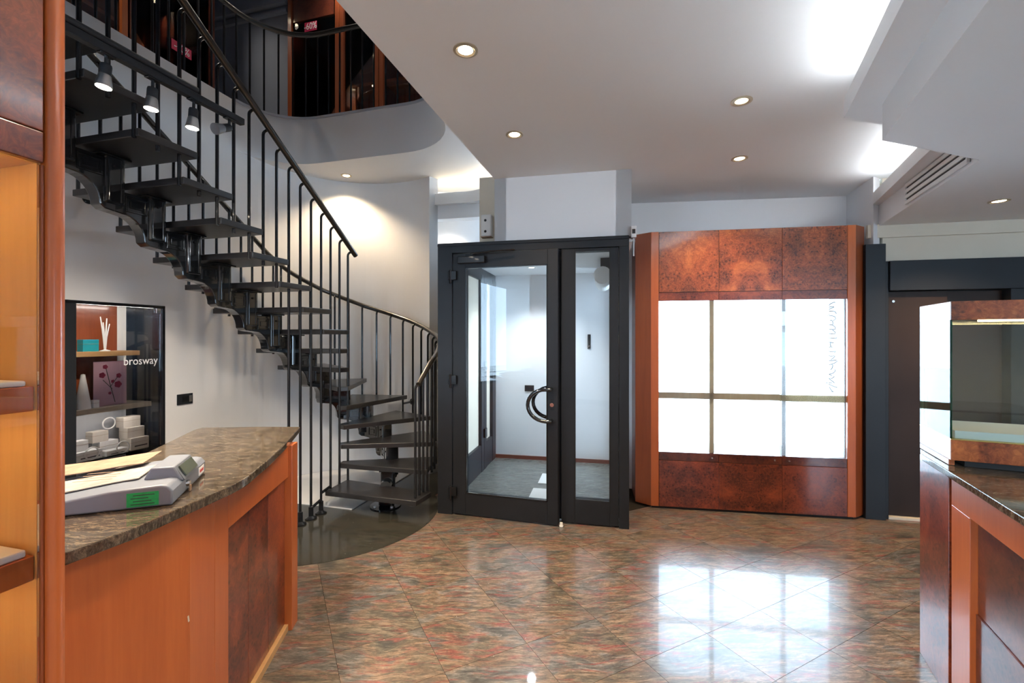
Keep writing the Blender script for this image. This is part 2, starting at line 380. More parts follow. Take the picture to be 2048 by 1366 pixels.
# ------------------------------------------------------------------ upper floor: slab, fascia, walls, ceiling
def fillet(pts, rad, n=10):
    out = [pts[0]]
    for i in range(1, len(pts)-1):
        A, B, C = pts[i-1], pts[i], pts[i+1]; u = (A-B).normalized(); v = (C-B).normalized()
        ang = math.acos(max(-1, min(1, u.dot(v)))); r = rad[i-1]; tl = r/math.tan(ang/2); c = B + (u+v).normalized()*(r/math.sin(ang/2))
        p, q = B+u*tl, B+v*tl; a = math.atan2(p.y-c.y, p.x-c.x); b = math.atan2(q.y-c.y, q.x-c.x); d = (b-a+math.pi) % (2*math.pi) - math.pi
        out += [c + rot2(a+d*k/n)*r for k in range(n+1)]
    out.append(pts[-1]); return out
m1 = W0 + WD*1.0
ml0 = Vector((-1.36, 4.44)); md = Vector((.9635, -.268))
def isect(P, D, Q, E):
    k = ((Q-P).x*E.y - (Q-P).y*E.x)/(D.x*E.y - D.y*E.x); return P + D*k
K1 = isect(W0, WD, ml0, md); K2 = isect(Vector((-.52, 3.79)), WD, ml0, md)
edge = fillet([W0 - WD*6.0, K1, K2, K2 - WD*6.0], [.50, .62])
poly = [tuple(p) for p in edge] + [tuple(K2 - WD*6 + Vector((3.2, 0))), (2.2, 6.6), (-4.9, 6.6), tuple(W0 - WD*6 + WN*1.9)]
poly_ring = poly
struct(MB().prism(poly, SLABZ, MEZ).build('floor_upper', 'white_paint', smooth=True), 'curved white edge of the upper floor around the stair well')
# thin dark nosing along that edge
def ribbon(path, w, z0, z1):
    m = MB(); n = len(path)
    for i in range(n-1):
        a, b = path[i], path[i+1]; d0 = (path[min(i+1, n-1)]-path[max(i-1, 0)]).normalized(); d1 = (path[min(i+2, n-1)]-path[i]).normalized()
        na, nb = Vector((d0.y, -d0.x)), Vector((d1.y, -d1.x))
        m.prism([tuple(a-na*w), tuple(b-nb*w), tuple(b+na*.012), tuple(a+na*.012)], z0, z1)
    return m
struct(ribbon([p for p in edge if p.y > 1.0], .10, MEZ-.005, MEZ+.018).build('trim_2', 'grey_paint'), 'thin grey nosing along the upper floor edge')
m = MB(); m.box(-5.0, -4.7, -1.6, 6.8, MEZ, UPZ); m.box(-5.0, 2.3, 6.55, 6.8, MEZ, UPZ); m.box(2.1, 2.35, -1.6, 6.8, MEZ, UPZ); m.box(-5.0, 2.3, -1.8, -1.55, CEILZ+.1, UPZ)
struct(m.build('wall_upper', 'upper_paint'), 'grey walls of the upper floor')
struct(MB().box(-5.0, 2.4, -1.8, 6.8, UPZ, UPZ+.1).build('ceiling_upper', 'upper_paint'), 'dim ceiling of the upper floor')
UO = Vector((-2.665, 5.40)); UE = Vector((.9635, -.268)); UROT = math.atan2(UE.y, UE.x)
m = MB(); m.box(-1.3, .0, .02, .2, MEZ, UPZ, Matrix.Translation((UO.x, UO.y, 0)) @ Matrix.Rotation(UROT, 4, 'Z'))
struct(m.build('wall_upper_back', 'upper_paint'), 'grey wall between the upstairs cabinets')
m = MB(); M_ = Matrix.Translation((UO.x, UO.y, 0)) @ Matrix.Rotation(UROT, 4, 'Z')
m.box(-1.3, -.005, -.02, .02, 5.36, 5.40, M_); m.box(-1.3, -.005, -.05, .02, 5.46, 5.50, M_)
struct(m.build('trim_3', 'upper_paint'), 'double cornice line on the upstairs grey wall')

# ------------------------------------------------------------------ main ceiling and its steps
def edge_x(y): return -.406 + .2692*(y-2.861)
c_ = Vector((edge_x(3.842), 3.842))
poly = [(edge_x(.1), .1), tuple(c_), tuple(dloc(DW+.02, .03)), (1.13, 4.58), (3.2, 4.33), (3.03, 3.85), (5.3, 3.35), (5.3, -3.6), (-4.9, -3.6), (-4.2, .1)]
struct(MB().prism(poly, CEILZ, CEILZ+.09).build('ceiling', 'ceiling_paint'), 'white plaster ceiling with recessed downlights')
m = MB(); q = [(edge_x(.1), .1), tuple(c_)]
m.prism([q[0], q[1], (q[1][0]+.08, q[1][1]), (q[0][0]+.08, q[0][1])], CEILZ+.01, MEZ+.0)
m.prism([(-4.2, .05), (edge_x(.1)+.05, .05), (edge_x(.1)+.05, .13), (-4.2, .13)], CEILZ+.01, MEZ)
struct(m.build('wall_void', 'white_paint'), 'side of the stair opening above the ceiling')
S1a, S1b = Vector((1.667, 2.285)), Vector((2.362, 2.48)); S3 = lambda y: Vector((2.457+.4856*(y-2.676), y))
poly = [(S1a.x-.4856*(S1a.y+1.0), -1.0), tuple(S1a), tuple(S1b), tuple(S3(3.83)), (5.25, 3.35), (5.25, -1.0)]
struct(MB().prism(poly, 2.60, 2.695).build('ceiling_step', 'ceiling_paint'), 'upper step of the dropped ceiling with hidden cove lights')
S2a, S2b = Vector((1.748, 2.148)), Vector((2.449, 2.384)); S4 = lambda y: Vector((2.486+.4316*(y-2.47), y))
poly = [(S2a.x-.4856*(S2a.y+1.0), -1.0), tuple(S2a), tuple(S2b), tuple(S4(3.80)), (5.25, 3.30), (5.25, -1.0)]
struct(MB().prism(poly, 2.43, 2.605).build('ceiling_low', 'ceiling_paint'), 'lowest part of the dropped ceiling')
struct(MB().prism([(.0, -1.06), (5.25, -1.06), (5.25, -.99), (.0, -.99)], 2.43, CEILZ).build('trim_4', 'ceiling_paint'), 'near end of the dropped ceiling')

# ------------------------------------------------------------------ walls round the entrance, window and right-hand door
m = MB(); Md = Matrix.Translation((DL.x, DL.y, 0)) @ Matrix.Rotation(DROT, 4, 'Z')
xl = (c_ - DL).dot(DE)
m.box(xl, DW+.02, .02, .14, 2.30, CEILZ+.02, Md)                    # above the door
m.box(xl, xl+.1, .02, 1.9, 2.30, 3.0, Md)                            # its return towards the recess
m.box(DW-.10, DW+.02, .02, 1.02, 2.30, CEILZ+.02, Md)
m.box(DW-.10, DW+.0, .12, 1.0, 0, 2.32, Md)
struct(m.build('wall_entrance', 'white_paint'), 'white wall above the glass entrance door')
wb = struct(bpy.data.objects.new('wall_back', None), 'white outer wall behind the shop window cabinet'); COL.objects.link(wb)
wb.location = (BL.x, BL.y, 0); wb.rotation_euler = (0, 0, BROT)
BW = (BR-BL).length
wx0, wx1, wz0 = .14, 2.0, .40
m = MB(); m.box(-.06, BW+.1, 0, .14, 1.90, CEILZ+.05); m.box(-.06, BW+.1, 0, .14, 0, wz0); m.box(-.06, wx0, 0, .14, wz0, 1.90); m.box(wx1, BW+.1, 0, .14, wz0, 1.90)
m.build('plaster_face', 'white_paint', wb)
RL = Vector((2.985, 3.765)); RROT = R(-12.5); RE = rot2(RROT)
m = MB()
m.prism([tuple(BR), tuple(Vector((2.982, 3.755))), tuple(Vector((3.07, 3.80))), tuple(BR+Vector((.14, 0)))], 0, CEILZ+.03)
struct(m.build('wall_return', 'white_paint'), 'white wall return beside the shop window cabinet')
wr = struct(bpy.data.objects.new('wall_right', None), 'cream wall above the sliding door'); COL.objects.link(wr); wr.location = (RL.x, RL.y, 0); wr.rotation_euler = (0, 0, RROT)
m = MB(); m.box(.10, 2.6, .06, .16, 2.13, CEILZ); m.box(1.55, 2.6, .06, .16, 0, 2.13); m.build('plaster_face', 'cream_paint', wr)
m = MB(); m.box(-.02, 2.6, .03, .06, 2.33, 2.44); m.build('plaster_step', 'cream_paint', wr)
m = MB(); RWX0, RWX1, RWZ0, RWZ1 = 2.7, 4.9, .5, 2.1
m.box(5.15, 5.3, -3.6, 3.6, 0, CEILZ); m.box(-4.9, RWX0, -3.75, -3.55, 0, CEILZ); m.box(RWX1, 5.3, -3.75, -3.55, 0, CEILZ); m.box(RWX0, RWX1, -3.75, -3.55, 0, RWZ0); m.box(RWX0, RWX1, -3.75, -3.55, RWZ1, CEILZ)
struct(m.build('wall_rear', 'white_paint'), 'plain walls of the shop behind the viewer')
rw = thing('fill_window', 'added fill-light window in the wall behind the viewer', None, (0, -3.65, 0), kind='structure')  # unseen window added to light the near side of the room
for x in (RWX0, (RWX0+RWX1)/2-.025, RWX1-.05): MB().box(x, x+.05, -.04, .04, RWZ0, RWZ1).build('window_frame', 'charcoal_metal', rw)
for x in (RWX0+.05, (RWX0+RWX1)/2+.025): MB().box(x, x+1.025, -.005, .005, RWZ0, RWZ1).build('pane', 'clear_glass', rw)
struct(MB().box(-12, 12, -20, -3.8, -.15, -.02).build('pavement_rear', 'pavement'), 'pale paving outside the added rear window')

# ------------------------------------------------------------------ entrance lobby behind the glass door
VX0, VX1, VY, VZ = .04, 1.47, 1.84, 2.27
m = MB(); m.box(VX0-.05, VX1+.12, VY, VY+.12, 0, VZ+.2, Md)
struct(m.build('wall_lobby_back', 'white_paint'), 'white rear wall of the entrance lobby')
struct(MB().box(VX0-.05, VX1+.14, .10, VY+.12, VZ, VZ+.05, Md).build('ceiling_lobby', 'white_paint'), 'white panelled ceiling of the entrance lobby')
lf = struct(MB().box(VX0-.05, VX1+.12, .06, VY+.1, -.03, .001, Md).build('floor_lobby', 'vestibule_stone'), 'grey stone floor of the entrance lobby')
struct(MB().box(VX0, VX1+.02, VY-.014, VY, .0, .045, Md).build('baseboard_lobby', 'red_skirting'), 'narrow red skirting at the foot of the lobby wall')
for (x, y) in ((.78, .62), (.80, 1.12)):
    MB().box(x-.085, x+.085, y-.17, y+.17, .001, .003, Md).build('pale_patch', 'white_plastic', lf)  # pale rectangles on the lobby stone
for k in range(1, 4): MB().box(VX0, VX1, .25+.42*k, .256+.42*k, VZ-.002, VZ+.001, Md).build('panel_joint', 'grey_paint', lf) if False else None
# side glazing of the lobby towards the stairs
ld = thing('door_2', 'dark framed inner lobby door with milky panes', None, (DL.x, DL.y, 0), DROT, kind='structure')
def frame_piece(x0, x1, y0, y1, z0, z1, name='frame_bar', mt='charcoal_metal', par=ld): return MB().box(x0, x1, y0, y1, z0, z1).build(name, mt, par, bevel=.003)
frame_piece(-.03, .045, .10, VY, 2.14, VZ); frame_piece(-.03, .045, .10, VY, 0, .30)
for (a, b) in ((.10, .20), (1.19, 1.29), (1.30, 1.40), (1.68, VY)): frame_piece(-.03, .05, a, b, .0, 2.2)
for (a, b) in ((.20, 1.19), (1.40, 1.68)): MB().box(-.01, .012, a, b, .3, 2.14).build('pane', 'cream_paint', ld)
for z in (.42, 1.18, 1.98): MB().box(.05, .075, 1.255, 1.335, z-.05, z+.05).build('hinge', 'black_metal', ld, bevel=.004)
# outer glazing of the lobby towards the street
lw = thing('window_2', 'street side glazing of the entrance lobby', None, (DL.x, DL.y, 0), DROT, kind='structure')
for (a, b) in ((1.0, 1.07), (VY-.06, VY)): frame_piece(VX1, VX1+.08, a, b, 0, VZ, par=lw)
frame_piece(VX1, VX1+.08, 1.07, VY-.06, 2.16, VZ, par=lw); frame_piece(VX1, VX1+.08, 1.07, VY-.06, 0, .12, par=lw)
MB().box(VX1+.035, VX1+.045, 1.07, VY-.06, .12, 2.16).build('pane', 'clear_glass', lw)
ac = thing('air_curtain', 'rounded pale unit above the lobby street glazing', 'air curtain', tuple(dloc(VX1-.10, 1.12))+(2.10,), DROT)
MB().lathe([(.0, -.35), (.085, -.35), (.085, .35), (.0, .35)], 20, axis='y').build('housing', 'white_plastic', ac, True); MB().box(-.02, .10, -.33, .33, .06, .168).build('mount', 'charcoal_metal', ac, bevel=.004)
def plate(name, label, cat, loc, rz, w, h, mat_='rubber', d=.012):
    t = thing(name, label, cat, loc, rz)
    MB().box(-w/2, w/2, -d, 0, -h/2, h/2).build('cover', mat_, t, bevel=.003); return t
q = dloc(.475, VY); t = plate('wall_socket', 'black double socket on the white lobby wall', 'socket', (q.x, q.y, .875), DROT, .115, .075)
for x in (-.027, .027): MB().box(x-.018, x+.018, -.016, -.012, -.018, .018).build('outlet', 'charcoal_metal', t, bevel=.002)
q = dloc(1.20, VY); t = plate('door_intercom', 'slim black intercom strip on the lobby wall', 'intercom', (q.x, q.y, 1.45), DROT, .036, .175)
MB().box(-.011, .011, -.015, -.012, .01, .075).build('speaker_slot', 'charcoal_metal', t); MB().lathe([(0, -.018), (.008, -.018), (.008, -.012)], 12, axis='y', O=(0, 0, -.05)).build('button', 'chrome', t)

# ------------------------------------------------------------------ entrance door
dr = thing('door_1', 'charcoal metal framed glass entrance door standing slightly ajar', None, (DL.x, DL.y, 0), DROT, kind='structure')
def dx(px): return hit(px, DL, DE)
xa, xb, xm, xs0, xs1, xr = dx(907), dx(1119), dx(1122), dx(1150), dx(1220), dx(1238)
FT = .075
bar = lambda n, *a: MB().box(*a).build(n, 'charcoal_metal', dr, bevel=.003)
bar('frame_post', 0, xa-.006, -.02, FT, 0, 2.30); bar('frame_head', xa-.006, DW, -.02, FT, 2.215, 2.30); bar('frame_post', xr, DW, -.02, FT, 0, 2.215)
bar('head_strip', 0, DW, -.028, -.02, 2.272, 2.292)
bar('side_stile', xm+.004, xs0, -.012, FT-.015, 0.012, 2.212); bar('side_stile', xs1, xr-.003, -.012, FT-.015, .012, 2.212)
bar('side_rail', xs0, xs1, -.012, FT-.015, 2.188, 2.212); bar('side_rail', xs0, xs1, -.012, FT-.015, .012, .203)
MB().box(xs0, xs1, .02, .03, .203, 2.188).build('side_pane', 'clear_glass', dr)
gas = MB(); gas.box(xs0, xs0+.006, -.014, -.010, .203, 2.188); gas.box(xs1-.006, xs1, -.014, -.010, .203, 2.188); gas.build('gasket', 'rubber', dr)
lea = bpy.data.objects.new('door_leaf', None); COL.objects.link(lea); lea.parent = dr; lea.location = (xa, -.015, 0); lea.rotation_euler = (0, 0, R(-4.5))
MB().box(xm-.035, xm+.004, .052, .075, .012, 2.212).build('rebate_light_stop', 'charcoal_metal', dr)  # strip added behind the gap to block the bright lobby light
LW = xb - xa; g0, g1 = dx(933)-xa, dx(1098)-xa
def lb(n, mt, *a, bevel=.003): return MB().box(*a).build(n, mt, lea, bevel=bevel)
lb('leaf_stile', 'charcoal_metal', 0, g0, 0, .065, .012, 2.205); lb('leaf_stile', 'charcoal_metal', g1, LW, 0, .065, .012, 2.205)
lb('leaf_rail', 'charcoal_metal', g0, g1, 0, .065, 2.085, 2.205); lb('leaf_rail', 'charcoal_metal', g0, g1, 0, .065, .012, .19)
MB().box(g0, g1, .028, .038, .19, 2.085).build('leaf_pane', 'clear_glass', lea)
bd = MB()
for (a, b, c, d) in ((g0, g0+.008, .19, 2.085), (g1-.008, g1, .19, 2.085), (g0, g1, .19, .198), (g0, g1, 2.077, 2.085)): bd.box(a, b, -.003, .02, c, d)
bd.build('glazing_bead', 'black_metal', lea)
for z in (.20, 1.14, 2.02):
    h = MB(); h.box(-.035, .04, -.028, -.001, z-.035, z+.04); h.lathe([(.0, z-.065), (.013, z-.065), (.013, z+.05), (0, z+.05)], 12, O=(-.012, -.022, 0)); h.build('hinge', 'black_metal', lea, bevel=.003)
cz = 2.145; MB().box(.06, .30, -.05, -.001, cz-.03, cz+.03).build('door_closer', 'black_metal', lea, bevel=.006)
MB().tube([(.18, -.045, cz+.045), (.36, -.07, cz+.055), (.56, -.05, cz+.062)], .008).build('closer_arm', 'black_metal', lea, True)
for yy, nm in ((-.06, 'pull_handle'), (.12, 'pull_handle')):
    hp = []; zc = .965; hx = (g1+LW)/2 - .01
    y0 = -.001 if yy < 0 else .066
    hp.append((hx, y0, zc+.125)); hp.append((hx, yy, zc+.125))
    for k in range(15):
        a = R(90) + R(180)*k/14
        hp.append((hx - .035 + math.cos(a)*.145, yy, zc + math.sin(a)*.125))
    hp += [(hx, yy, zc-.125), (hx, y0, zc-.125)]
    MB().tube(hp, .0155, 12).build(nm, 'stair_black', lea, True)
MB().lathe([(0, -.012), (.016, -.012), (.018, 0)], 16, axis='y', O=(hx+.005, 0, .965)).build('lock_cylinder', 'chrome', lea, True)
MB().box(hx-.012, hx+.022, -.004, 0, .92, 1.01).build('lock_plate', 'charcoal_metal', lea, bevel=.002)
q = dloc(xm+.01, -.075); st = thing('door_stop', 'tiny white door stop on the floor below the entrance door edge', 'door stop', (q.x, q.y, 0.0))
MB().lathe([(.016, 0), (.016, .012), (.011, .02), (.011, .032), (0, .036)], 14).build('stop_body', 'white_plastic', st, True); MB().lathe([(.021, 0), (.021, .004), (.016, .005)], 14).build('stop_ring', 'chrome', st, True)
q = dloc(DW+.035, -.0); br = thing('steel_latch', 'small steel latch box between the door frame and cabinet top', 'latch', (q.x, q.y, 2.30), DROT)
MB().box(-.02, .02, -.02, .05, -.02, .07).build('latch_case', 'brushed_silver', br, bevel=.003); MB().tube([(0, .01, -.02), (0, .01, -.16)], .006).build('latch_rod', 'brushed_silver', br); MB().box(-.012, .012, -.026, -.02, .01, .045).build('latch_bolt', 'black_metal', br)
xq = hit(959, dloc(0, .38), DE)
struct(MB().box(xq, xl+.05, .38, .48, 2.30, 2.98, Md).build('wall_niche', 'cream_paint'), 'narrow cream wall beside the recess above the door')
q = dloc(hit(975, dloc(0, .36), DE), .335); sn = thing('alarm_siren', 'small pale alarm box with two dark dots above the door', 'alarm', (q.x, q.y, 1.5+(675-452)/910*q.y), DROT)
bx = MB().box(-.048, .048, -.03, .04, -.10, .10).build('housing', 'white_plastic', sn, bevel=.012, seg=3)
for z in (.045, -.055): MB().lathe([(0, -.034), (.010, -.034), (.013, -.028)], 14, axis='y', O=(-.006, 0, z)).build('sensor_eye', 'rubber', sn, True)
MB().box(-.05, .05, -.03, .042, -.106, -.10).build('base_plate', 'paper_brown', sn)

# ------------------------------------------------------------------ shop window cabinet
cab = thing('window_cabinet', 'tall burl and cherry cabinet framing the bright shop window', 'cabinet', (CLF.x, CLF.y, 0), CROT)
def cx_(px): return hit(px, CLF, CE)
x1, x2 = cx_(1318), cx_(1695); s1, s2 = cx_(1438), cx_(1564.5); DPT = .40
ZT, ZH, ZO1, ZO0, ZS = 2.427, 1.895, 1.82, .498, .425
panel('stile', 'cherry', cab, 0, x1-.002, 0, .05, .02, ZT); panel('stile', 'cherry', cab, x2+.002, CWID, 0, .05, .02, ZT)
ch = MB(); ch.prism([(0, 0), (0, .05), (-.10, .125), (-.125, .085)], .02, ZT); ch.build('chamfer_panel', 'cherry_deep', cab, bevel=.002)
ch = MB(); ch.prism([(CWID, 0), (CWID, .05), (CWID+.085, .125), (CWID+.108, .085)], .02, ZT); ch.build('chamfer_panel', 'cherry_deep', cab, bevel=.002)
panel('side_panel', 'cherry_deep', cab, -.125, -.10, .085, DPT, .02, ZT); panel('side_panel', 'cherry_deep', cab, CWID+.085, CWID+.108, .085, DPT, .02, ZT)
panel('plinth', 'rubber', cab, .01, CWID-.01, .02, .06, 0, .02, 0)
xs = [x1, s1, s2, x2]
for i in range(3):
    a, b = xs[i]+.0012, xs[i+1]-.0012
    panel('head_panel', 'burl_orange', cab, a, b, 0, .022, ZH+.0015, ZT-.002, .001)
    panel('head_strip', 'burl_red', cab, a, b, .004, .026, ZO1, ZH-.0015, .001)
    panel('sill_strip', 'burl_dark', cab, a, b, .004, .026, ZS+.0015, ZO0, .001)
    panel('lower_door', 'burl_red', cab, a, b, 0, .022, .022, ZS-.0015, .001)
for px in (1424, 1549, 1578):
    MB().lathe([(0, -.010), (.006, -.010), (.009, -.004), (.009, .004)], 14, axis='y', O=(cx_(px), 0, .462)).build('lock', 'chrome', cab, True)
panel('backing', 'cherry_deep', cab, x1, x2, .026, .05, ZO1, ZT, 0); panel('backing', 'cherry_deep', cab, x1, x2, .026, .05, .02, ZO0, 0)
panel('display_deck', 'velvet_white', cab, .0, CWID, .05, DPT+.02, ZO0-.03, ZO0, 0); panel('display_top', 'white_plastic', cab, .0, CWID, .05, DPT+.02, ZO1+.06, ZO1+.09, 0); panel('cabinet_top', 'cherry_deep', cab, -.09, CWID+.08, .10, DPT, ZT-.03, ZT-.005, 0)
panel('inner_side', 'white_plastic', cab, -.005, .012, .05, DPT, ZO0, ZO1+.06, 0); panel('inner_side', 'white_plastic', cab, CWID-.012, CWID+.005, .05, DPT, ZO0, ZO1+.06, 0)
for px, mt in ((1425.5, 'tan_frame'), (1570, 'etched')):
    x = cx_(px); panel('upright', mt, cab, x-.018, x+.018, .03, .055, ZO0, ZO1)
panel('cross_bar', 'tan_frame', cab, x1, cx_(1563), .03, .055, .963, 1.018); panel('cross_bar', 'gold_etched', cab, cx_(1563), x2, .03, .055, .958, 1.013)
panel('edge_strip', 'etched', cab, x2-.008, x2, .03, .05, ZO0, ZO1)
for i in range(3): MB().box(xs[i]+.002, xs[i+1]-.002, .010, .015, ZO0, ZO1).build('glass_door', 'clear_glass', cab)
for px, y in ((1360, .25), (1390, .14), (1446, .25), (1471, .14), (1534, .25)):
    MB().lathe([(0, -.02), (.028, -.02), (.028, .0), (0, .0)], 12, O=(cx_(px), y, ZO1+.06)).build('spot_can', 'rubber', cab, True)
# flowing script etched down the last pane
sc_ = MB(); X = cx_(1664); z = 1.79; k = 0
while z > 1.05:
    a = .028 + .022*math.sin(k*2.4) * math.cos(k*.9); p = []
    for j in range(7): p.append((X + a*math.cos(j*.9 + k), .0085, z - j*.0075 + .010*math.sin(j*1.3 + k*1.7)))
    sc_.tube(p, .0028, 5); z -= .047; k += 1
sc_.build('etched_script', 'script_grey', cab)
# window in the outer wall, behind the cabinet
wn = thing('window_1', 'wide street window behind the cabinet', None, (BL.x, BL.y, 0), BROT, kind='structure')
for a in ((wx0, wx0+.03, wz0, 1.90), (wx1-.03, wx1, wz0, 1.90)): MB().box(a[0], a[1], .03, .09, a[2], a[3]).build('window_frame', 'white_plastic', wn)
for a in ((wz0, wz0+.03), (1.87, 1.90)): MB().box(wx0, wx1, .03, .09, a[0], a[1]).build('window_frame', 'white_plastic', wn)
MB().box(wx0+.03, wx1-.03, .055, .065, wz0+.03, 1.87).build('pane', 'clear_glass', wn)
# the street
struct(MB().prism([(-6, 5.85), (1.1, 5.85), (1.2, 4.70), (3.3, 4.46), (9, 4.0), (30, 30), (-20, 30)], -.15, -.02).build('pavement_street', 'pavement'), 'pale street paving outside the shop')
# portals steer the sky light through the openings
def portal(x0, x1, z0, z1, M, y):
    l = bpy.data.lights.new('sky_portal', 'AREA'); l.shape = 'RECTANGLE'; l.size = x1-x0; l.size_y = z1-z0; l.cycles.is_portal = True
    o = bpy.data.objects.new('sky_portal', l); COL.objects.link(o); o.matrix_world = M @ Matrix.Translation(((x0+x1)/2, y, (z0+z1)/2)) @ Matrix.Rotation(R(-90), 4, 'X')
Mb = Matrix.Translation((BL.x, BL.y, 0)) @ Matrix.Rotation(BROT, 4, 'Z')
portal(wx0, wx1, wz0, 1.90, Mb, .16)
portal(-RWX1, -RWX0, RWZ0, RWZ1, Matrix.Rotation(math.pi, 4, 'Z'), 3.78)
Mv = Md @ Matrix.Translation((VX1+.10, 0, 0)) @ Matrix.Rotation(R(-90), 4, 'Z')
portal(-VY, -1.0, .05, 2.2, Mv, 0)

# ------------------------------------------------------------------ sliding door at the right
sd = thing('door_3', 'dark bronze sliding door in a charcoal frame', None, (RL.x, RL.y, 0), RROT, kind='structure')
MB().box(-.06, .085, -.02, .10, 0, 2.27).build('frame_post', 'charcoal_metal', sd, bevel=.003); MB().box(.085, .125, .02, .10, 0, 2.13).build('frame_post', 'charcoal_metal', sd, bevel=.003)
MB().box(.125, 1.6, 0, .10, 1.885, 2.13).build('frame_head', 'charcoal_metal', sd, bevel=.003); MB().box(.95, 1.6, .01, .10, 0, 1.885).build('frame_post', 'charcoal_metal', sd, bevel=.003)
MB().box(.125, .56, .06, .085, .02, 1.88).build('sliding_leaf', 'bronze_door', sd, bevel=.002); MB().box(.52, .96, .10, .125, .02, 1.88).build('sliding_leaf', 'bronze_door', sd, bevel=.002)
MB().box(.08, 1.6, .15, .19, 0, 2.2).build('light_stop_board', 'charcoal_metal', sd); MB().box(.125, 1.0, .02, .13, 0, .018).build('threshold', 'cream_paint', sd); MB().lathe([(0, .052), (.010, .052), (.012, .060)], 14, axis='y', O=(.175, 0, 1.80)).build('fixing', 'chrome', sd)  # rear board added to stop daylight leaking through the door gaps

# ------------------------------------------------------------------ staircase
RISE = .1745
st = thing('staircase', 'black spiral staircase with open wooden treads and slim railings', 'staircase')
ANG = {1: -17, 2: -16, 3: 5, 4: 33, 5: 62, 6: 95, 7: 124, 8: 147, 9: 165}
NT = 20; STEP = .25
cen = {}
SP = {}
def tread_poly(n):
    if n == 1: return [fl(650, 982, RISE), fl(832, 1003, RISE), fl(863, 984, RISE), fl(694, 959, RISE)]
    if n <= 8:
        a, b = R(ANG[n]), R(ANG[n+1]+9); mid = (a+b)/2; u = rot2(mid); v = Vector((-u.y, u.x))
        return [P0 - u*.02 - v*.045, P0 + rot2(a)*.86 + rot2(a-R(90))*.02, P0 + rot2(b)*.86, P0 - u*.02 + v*.05]
    s = (n-9)*STEP + .02
    return [wp(s-.03, -.05), wp(s-.03, .86), wp(s+.31, .86), wp(s+.31, -.05)]
for n in range(1, NT+1):
    z = n*RISE; poly = [tuple(p) for p in tread_poly(n)]
    t = MB().prism(poly, z-.042, z).build('tread', 'tread_wood', st, bevel=.004)
    if n == 1: c = Vector((-1.125, 4.05))
    elif n <= 8: c = P0 + rot2(R((ANG[n]+ANG[n+1])/2))*.43
    else: c = wp((n-9)*STEP + .16, .42)
    cen[n] = c
for n in range(2, NT+1):
    c = cen[n]; top = n*RISE - .044; nxt = cen[n+1] if n < NT else cen[n]-(cen[n-1]-cen[n]); low = cen[n-1]
    A = (nxt-c); Ln = A.length; A = A.normalized(); B = Vector((-A.y, A.x))
    M = Matrix.Translation((c.x, c.y, 0)) @ Matrix.Rotation(math.atan2(A.y, A.x), 4, 'Z')
    col = MB(); col.box(-.055, .055, -.055, .055, top-.285, top-.002, M); tube_ = col.build('support_column', 'stair_black', st, bevel=.012, seg=3)
    rb = MB()
    for sgn in (-1, 1):
        rb.box(-.038, -.026, sgn*.055-.004, sgn*.055+.004, top-.27, top-.02, M); rb.box(.026, .038, sgn*.055-.004, sgn*.055+.004, top-.27, top-.02, M)
    rb.build('rib', 'stair_black', tube_, bevel=.003)
    MB().box(-.08, .08, -.07, .07, top-.012, top, M).build('top_plate', 'stair_black', tube_, bevel=.003)
    for sgn in (-1, 1):
        bl = MB().lathe([(0, -.005), (.008, -.005), (.008, .005), (0, .005)], 10, axis='y')
        bl.v = [tuple(M @ Vector((v[0], v[1] + sgn*.058, v[2] + top - .06))) for v in bl.v]; bl.build('bolt', 'black_metal', tube_, True)
    if n < NT:
        pr = [(0, -.02), (Ln, -.02), (Ln, -.15)]
        r0 = max(.06, Ln-.11)
        for k in range(9):
            a = R(90)*k/8; pr.append((Ln - .045 - r0*.95*math.sin(a) + .0, -.155 - .145*(1-math.cos(a))))
        pr += [(.045, -.32), (.0, -.325), (-.05, -.30), (-.052, -.10)]
        am = MB().ext(pr, -.042, .042, (c.x, c.y, top), A, B).build('support_arm', 'stair_black', st, bevel=.006)
        for sgn in (-1, 1):
            x0, x1_ = .062, Ln-.062
            if x1_-x0 > .05:
                e = MB(); yy = sgn*.042
                for (a, b, c0, d0) in ((x0, x1_, -.052, -.04), (x0, x1_, -.135, -.123), (x0, x0+.012, -.123, -.052), (x1_-.012, x1_, -.123, -.052)): e.box(a, b, yy-.006, yy+.006, top+c0, top+d0, M)
                e.box(x0+.028, x1_-.028, yy-.005, yy+.005, top-.108, top-.068, M)
                e.build('embossed_frame', 'stair_black', am, bevel=.002)
b = cen[1]
MB().lathe([(.135, .003), (.135, .012), (.05, .018), (.042, .03), (.042, RISE-.04)], 28, O=(b.x, b.y, 0)).build('base_plate', 'stair_black', st, True)
for k in range(4):
    a = R(45+90*k); MB().lathe([(0, .026), (.012, .024), (.012, .012)], 8, O=(b.x+.105*math.cos(a), b.y+.105*math.sin(a), 0)).build('anchor_bolt', 'brushed_silver', st, True)
MB().box(b.x-.05, b.x+.05, b.y-.05, b.y+.05, .02, RISE-.043).build('base_column', 'stair_black', st, bevel=.01)
A = (cen[2]-cen[1])
MB().tube([(cen[1].x, cen[1].y, RISE), (cen[2].x, cen[2].y, RISE+.02)], .05, 10).build('base_link', 'stair_black', st, True)
